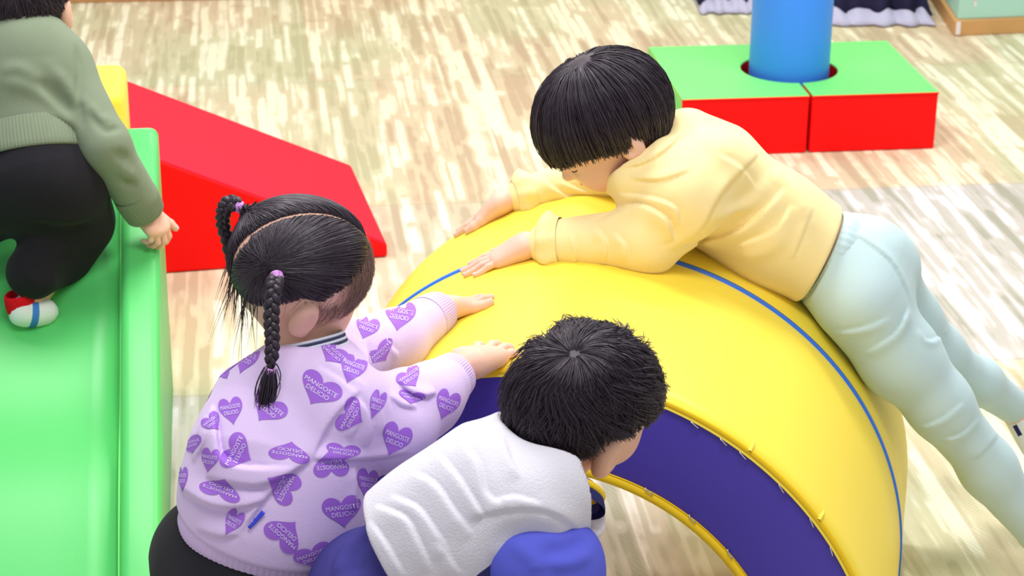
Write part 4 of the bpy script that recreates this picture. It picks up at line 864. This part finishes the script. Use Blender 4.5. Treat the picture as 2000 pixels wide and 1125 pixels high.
            V, Fq = strands(np.array(P), np.full((nn, len(c[::2])), .0006)); parts.append((V, Fq, 0))
        if tail is not None:
            tp = smooth_path(tail, 12); nn = 220; P = np.zeros((nn, 12, 3)); o = rng.normal(size=(nn, 3)) * .0026
            for i in range(12): f = 1 + 1.3 * math.sin(min(1, i / 5.) * 1.57) - (i / 11.) ** 2 * 1.7; P[:, i] = tp[i] + o * max(f, .25)
            V, Fq = strands(P, .0009 * (.6 + .6 * rng.rand(nn))[:, None] * np.linspace(1, .2, 12)[None]); parts.append((V, Fq, 0))
        V, Fq, mi = merge(parts); o = mk(name, V, Fq, 'hair', root)
        return o
    def tie(c, axd, r, w_):
        axd = nrm(axd); e = nrm(np.cross(axd, A(.3, .5, .1))); e2 = np.cross(axd, e); pp = []
        for k in range(4):
            cc = c + axd * (k - 1.5) * w_ * .5; t = np.linspace(0, 2 * np.pi, 25); V, Fq = tube([cc + (e * math.cos(a) + e2 * math.sin(a)) * r * (1 + .06 * math.sin(3 * a + k)) for a in t], w_ * .42, 8, False); pp.append((V, Fq, 0))
        V, Fq, mi = merge(pp); mk('hair_tie', V, Fq, 'tie', root)
    b0 = hd.dirp(qb[0][None], .008)[0]; Yb = b0[1]; dY = lambda x, y, k: W(x, y, k)
    tieP = dY(540, 541, Yb - .012)
    braid([tieP, dY(534, 566, Yb - .030), dY(530, 620, Yb - .040), dY(532, 670, Yb - .048), dY(528, 722, Yb - .055)], .0128, 'braid', [dY(528, 722, Yb - .055), dY(524, 760, Yb - .058), dY(516, 792, Yb - .062), dY(508, 826, Yb - .058)], None)
    tie(tieP, dY(534, 560, Yb - .025) - b0, .0068, .0042); tie(dY(528, 724, Yb - .055), dY(527, 735, Yb - .055) - dY(529, 715, Yb - .055), .0048, .0036)
    b1 = hd.dirp(qb[1][None], .006)[0]; Y1 = b1[1]; tp = dY(466, 403, Y1 + .01)
    V, Fq = strands(np.array([smooth_path([b1 + rng.normal(size=3) * .006, (b1 + tp) / 2 + rng.normal(size=3) * .003, tp], 6) for _ in range(160)]), np.full((160, 6), .0009)); mk('hair_lock', V, Fq, 'hair', root)
    braid([tp, dY(448, 396, Y1 + .01), dY(437, 412, Y1 + .01), dY(436, 440, Y1 + .02), dY(446, 475, Y1 + .03), dY(452, 520, Y1 + .035)], .0125, 'braid', None, None); tie(tp, dY(452, 397, Y1 + .01) - tp, .0062, .0040)
    return root
girl()
# ------------------------------------------------------------------ boy in the white vest
def boy_vest():
    hd = Head(W(1139, 774, 2.235), cv(.78, .10, -.62), cv(.22, .74, .63), .99)
    neck = W(1078, 930, 2.20); chest = W(1000, 985, 2.18); belly = W(870, 1060, 2.17); hip = W(765, 1165, 2.17)
    shR = W(1050, 1065, 2.11); shL = W(1000, 890, 2.28)
    root = empty('person', tuple(A(hip[0], hip[1], 0)), 'child in white fleece vest over blue sleeves, bending in front of the arch opening', 'person')
    elR = W(1075, 1140, 2.11); wrR = W(1130, 1230, 2.22); elL = shL + A(-.01, .03, -.12); wrL = elL + A(-.02, .02, -.10)
    hpR = hip + A(-.01, -.05, -.03); hpL = hip + A(-.02, .05, -.03); knR = A(-.08, 2.02, .24); knL = A(-.12, 2.17, .24); anR = A(-.22, 2.02, .055); anL = A(-.26, 2.17, .055)
    S = SDF(); nails = []
    S.chain([neck, chest, belly, hip], [.032, .060, .066, .060], .02); S.rc(shL, shR, .034, .034, .02); S.rc(hd.p(-.02, -.05, 0), neck, .040, .033, .02); hd.sdf(S)
    limb(S, shR, elR, wrR, .034, .027, .018, 0); limb(S, shL, elL, wrL, .034, .027, .018, 0); limb(S, hpR, knR, anR, .05, .035, .023, 0); limb(S, hpL, knL, anL, .05, .035, .023, 0)
    foot(S, anR, A(1, .1, 0)); foot(S, anL, A(1, .1, 0))
    for wr, el, th in ((wrR, elR, A(0, 1, 0)), (wrL, elL, A(0, -1, 0))): hand(S, wr, wr - el, nrm(A(.3, 0, 1)), th, None, 1., (.4, .5, .4), .12, nails=nails)
    lo, hi = bounds(hd.c, wrR, wrL, anR, anL, hip, m=.13); V, Fq = fix(S.mesh(lo, hi, .0021)); mk('body', V, Fq, 'skin2', root); mknails(nails, root); hd.extras(root)
    # vest
    T = SDF(2.1)
    T.chain([W(1030, 960, 2.19), W(975, 985, 2.18), W(870, 1045, 2.17), W(785, 1095, 2.165)], [.080, .092, .090, .086], .03)
    T.rc(W(1010, 868, 2.24), W(985, 900, 2.25), .036, .05, .03); T.rc(W(1080, 955, 2.15), W(1040, 985, 2.13), .055, .055, .03); T.rc(W(1110, 975, 2.17), W(1120, 1010, 2.18), .028, .035, .03)
    a = nrm(W(775, 1095, 2.165) - W(870, 1045, 2.17)); T.plane(W(762, 1070, 2.165), a, .006)
    T.rc(W(990, 1088, 2.035), W(1122, 1100, 2.035), .045, .048, .006, 'sub'); T.rc(W(1015, 1160, 2.03), W(1130, 1165, 2.03), .056, .056, .006, 'sub')
    T.add(lambda P: np.linalg.norm(P - hd.c, axis=1) - .100, .006, 'sub'); T.rc(W(1104, 940, 2.15), W(1165, 962, 2.17), .040, .044, .006, 'sub')
    for q in (([(985, 990), (950, 960), (935, 905), (905, 862)], .018, .0032), ([(945, 1010), (930, 985), (898, 935), (858, 885)], .018, .0036), ([(925, 1045), (890, 1000), (850, 945), (805, 920)], .020, .0045), ([(880, 1080), (850, 1035), (815, 990), (760, 965)], .018, .0040),
              ([(845, 1115), (815, 1050), (790, 1010), (732, 985)], .020, .0045), ([(900, 1125), (880, 1090), (850, 1055)], .014, .003), ([(790, 1125), (760, 1070), (722, 1015)], .014, .003), ([(1020, 930), (1000, 895), (985, 850)], .014, .003),
              ([(922, 1018), (960, 1002), (1030, 994), (1090, 1008), (1145, 1050)], .014, .0026), ([(1060, 985), (1010, 970), (965, 975)], .014, .003)):
        T.pc(*q)
    T.flush(); T.wave(.003, 45, 12)
    lo, hi = bounds(shL, shR, hip, neck, m=.13); V, Fq = fix(T.mesh(lo, hi, .0022)); mk('vest', V, Fq, 'white', root)
    # blue sleeve and navy side
    T = SDF(); T.chain([W(1036, 1086, 2.108), W(1098, 1094, 2.11)], [.042, .048], .02); T.chain([W(1045, 1102, 2.10), W(1075, 1140, 2.10), W(1105, 1190, 2.17)], [.054, .052, .042], .02)
    for q in (([(1150, 1050), (1110, 1070), (1060, 1080)], .007, -.004), ([(1150, 1085), (1110, 1100), (1070, 1100)], .006, .004), ([(1000, 1060), (1040, 1090), (1050, 1120)], .008, .003)): T.pf(*q)
    T.flush(); T.wave(.0016, 55, 2); c = W(1070, 1115, 2.09); V, Fq = fix(T.mesh(c - .2, c + .2, .0028)); mk('sleeve', V, Fq, 'bsleeve', root)
    T = SDF(); T.chain([shL, elL, wrL - (wrL - elL) * .3], [.052, .042, .034], .02); c = elL; V, Fq = fix(T.mesh(c - .25, c + .25, .0036)); mk('sleeve', V, Fq, 'bsleeve', root)
    T = SDF(); T.chain([W(985, 1040, 2.13), W(940, 1090, 2.14), W(840, 1140, 2.15)], [.050, .060, .060], .02); T.plane(W(1040, 1040, 2.10), cv(1, 0, 0), .01); c = W(920, 1080, 2.14); V, Fq = fix(T.mesh(c - .2, c + .2, .0032)); o = mk('shirt', V, Fq, 'dnavy', root)
    # neck trims
    cax = nrm(hd.p(-.01, -.05, 0) - W(1060, 985, 2.17)); c = W(1108, 962, 2.155); e = nrm(cv(.7, -.7, .3) - cax * (cv(.7, -.7, .3) @ cax)); e2 = np.cross(cax, e); t = np.linspace(0, 2 * np.pi, 49)
    V2, F2 = tube([c + (e * math.cos(a) * .039 + e2 * math.sin(a) * .038) + cax * .004 for a in t], .0046, 10, False); mk('collar_trim', V2, F2, 'yel2', root)
    V2, F2 = band(c - cax * .014, c + cax * .003, e, (.047, .045), (.040, .039), .004, 50, .0003); mk('shirt_collar', V2, F2, 'dnavy', root)
    # trousers
    T = SDF(); T.chain([W(810, 1120, 2.17), hip], [.080, .082], .04); T.chain([hpR, knR, anR + A(0, 0, .02)], [.086, .058, .046], .03); T.chain([hpL, knL, anL + A(0, 0, .02)], [.086, .058, .046], .03)
    T.plane(W(800, 1070, 2.165), -a, .006)
    for q in (([(720, 1040), (700, 1080), (690, 1125)], .010, -.006), ([(690, 1050), (670, 1090), (665, 1125)], .010, .005)): T.pf(*q)
    T.flush(); T.wave(.0025, 40, 6); lo, hi = bounds(hip, knR, anR, anL, m=.14); V, Fq = fix(T.mesh(lo, hi, .0034)); mk('trousers', V, Fq, 'purp', root)
    for an in (anR, anL): V2, F2 = tube(smooth_path([an + A(-.004, 0, .055), an + A(-.014, 0, .008), an + A(.012, .003, -.016), an + A(.055, .012, -.022), an + A(.108, .026, -.030)], 14), [.029, .031, .034, .036, .036, .035, .034, .033, .031, .030, .029, .027, .023, .012], 16); mk('sock', V2, F2, 'sockw', root)
    hair_whorl(hd, root, (-.50, .86, -.02), 15000, .045, (.26, .13, -.80), .009, .004, .50, .00060, 9, clump=24, flick=.008)
    return root
boy_vest()
# ------------------------------------------------------------------ boy in the sage green sweater on the slide
def boy_green():
    def bedp(px, py):
        lo_, hi_ = 0., 1.
        for _ in range(40):
            t = (lo_ + hi_) / 2; z = bedz(t); X = G(px, py, z); tt = (X - so) @ sd / SL
            if tt > t: lo_ = t
            else: hi_ = t
        return G(px, py, bedz(t))
    ftR = bedp(62, 632); Yt = 3.46
    hd = Head(W(42, -8, 3.52), cv(.05, .45, -.9), cv(0, .95, .3), 1.0)
    neck = W(45, 65, 3.47); chest = W(50, 130, 3.46); belly = W(60, 240, 3.43); hip = W(75, 340, 3.38)
    shR = W(118, 135, 3.46); shL = W(-25, 135, 3.46); wrR = W(277, 408, 3.42); elR = W(205, 285, 3.38); elL = W(-110, 290, 3.42); wrL = W(-150, 430, 3.44)
    root = empty('person', tuple(ftR), 'child in sage green sweater and black trousers climbing up the green slide', 'person')
    hpR = W(120, 370, 3.38); hpL = W(20, 360, 3.38); knR = W(115, 480, 3.46); anR = W(52, 585, 3.30) ; knL = W(-110, 450, 3.52); anL = W(-120, 540, 3.42)
    anR = ftR + A(0, .01, .035)
    S = SDF(); nails = []
    S.chain([neck, chest, belly, hip], [.036, .066, .070, .072], .02); S.rc(shL, shR, .034, .034, .02); S.rc(hd.p(-.02, -.05, 0), neck, .042, .038, .02); hd.sdf(S)
    limb(S, shR, elR, wrR, .033, .027, .019, 0); limb(S, shL, elL, wrL, .033, .027, .019, 0); limb(S, hpR, knR, anR, .05, .036, .024, 0); limb(S, hpL, knL, anL, .05, .036, .024, 0)
    rc_ = sl_pt(.0, .72, 0); hand(S, wrR, cv(.62, -.78, .0), nrm(cv(.55, .45, .6)), cv(.2, 1, -.2), None, 1.0, (.7, .8, .5), .12, nails=nails); hand(S, wrL, cv(-.5, -.7, .2), cv(-.3, .3, .8), cv(.8, 0, 0), None, 1., (.3, .4, .4), nails=nails)
    lo, hi = bounds(hd.c, wrR, wrL, anR, anL, hip, m=.13); V, Fq = fix(S.mesh(lo, hi, .0022)); mk('body', V, Fq, 'skin2', root); mknails(nails, root); hd.extras(root)
    T = SDF(); T.chain([W(45, 100, 3.46), W(48, 140, 3.455), W(55, 220, 3.44), W(65, 262, 3.42)], [.078, .090, .094, .100], .03, flat=(cv(0, 0, 1), .85)); T.plane(W(62, 268, 3.42), nrm(W(70, 330, 3.38) - W(50, 180, 3.45)), .006); T.rc(shL, shR, .046, .046, .04)
    cu = W(266, 385, 3.40); T.chain([shR, elR, cu], [.052, .040, .036], .02); T.chain([shL, elL, wrL + (elL - wrL) * .25], [.052, .042, .034], .02)
    for q in (([(150, 95), (158, 140), (152, 190), (160, 240)], .006, -.006), ([(100, 130), (140, 180), (160, 210)], .009, .004), ([(70, 150), (110, 190), (150, 225)], .009, -.004), ([(0, 140), (40, 135), (90, 165)], .009, .003), ([(175, 200), (195, 230), (215, 235)], .007, .004), ([(180, 225), (205, 255), (235, 250)], .005, -.004), ([(225, 300), (250, 310), (285, 300)], .007, -.005), ([(235, 330), (260, 345), (295, 335)], .008, .006), ([(240, 355), (265, 365), (300, 350)], .005, -.005), ([(0, 160), (50, 170), (100, 200), (150, 260)], .010, .003)):
        T.pf(*q)
    T.flush(); T.wave(.0018, 45, 15); lo, hi = bounds(shL, shR, cu, wrL, hip, m=.10); V, Fq = fix(T.mesh(lo, hi, .0030)); mk('sweater', V, Fq, 'olive', root)
    a = nrm(W(70, 330, 3.38) - W(50, 180, 3.45)); c = W(60, 255, 3.425); V2, F2 = band(c - a * .004, c + a * .052, cR, (.101, .092), (.108, .098), .006, 110, .0008); mk('waistband', V2, F2, 'olive', root)
    a = nrm(wrR - elR); V2, F2 = band(cu - a * .012, cu + a * .040, A(0, .2, 1), (.0375, .036), (.0335, .032), .005, 48, .0008); mk('cuff', V2, F2, 'olive', root)
    T = SDF(); T.chain([W(68, 290, 3.41), W(80, 345, 3.385)], [.094, .104], .03); T.chain([hpR, W(140, 430, 3.42), W(112, 490, 3.42), anR + A(.008, .0, .055)], [.078, .066, .056, .046], .03); T.chain([hpL, knL, anL], [.080, .062, .050], .02); T.plane(W(66, 282, 3.41), -nrm(W(70, 330, 3.38) - W(50, 180, 3.45)), .006)
    for q in (([(60, 440), (110, 450), (180, 440)], .012, -.006), ([(50, 470), (100, 480), (160, 490)], .012, .005), ([(60, 520), (100, 530), (140, 540)], .010, -.004)): T.pf(*q)
    T.flush(); T.wave(.003, 35, 6); lo, hi = bounds(hip, knR, anR, anL, hpL, m=.13); V, Fq = fix(T.mesh(lo, hi, .0034)); mk('trousers', V, Fq, 'black', root)
    # sock with red top, blue stripe
    fd = nrm(cv(.75, -.02, -.4)); b0 = ftR + A(0, 0, .022); side = nrm(np.cross(fd, A(0, 0, 1)))
    path = smooth_path([b0 - fd * .034 + A(0, 0, .004), b0 - fd * .01, b0 + fd * .02, b0 + fd * .045], 16); rr = np.array([.010, .019, .023, .025, .026, .0265, .0265, .026, .0255, .025, .024, .023, .0215, .019, .015, .008]); V2, F2 = tube(path, rr, 20)
    cen = V2[F2].mean(1); q = (cen - b0) @ fd; mi = np.where((q > -.004) & (q < .008), 1, 0); mk('sock', V2, F2, ('sockw', 'sockb'), root, mi=mi)
    V2, F2 = band(b0 + A(-.012, 0, .004), b0 + A(-.016, 0, .034), fd, (.027, .025), (.026, .024), .003, 40, .0004); mk('sock_top', V2, F2, 'sockr', root)
    hair_whorl(hd, root, (-.35, .93, .0), 8000, .05, (.1, -.05, -.85), .008, .002, .22, .0007, 8, clump=22)
    return root
boy_green()
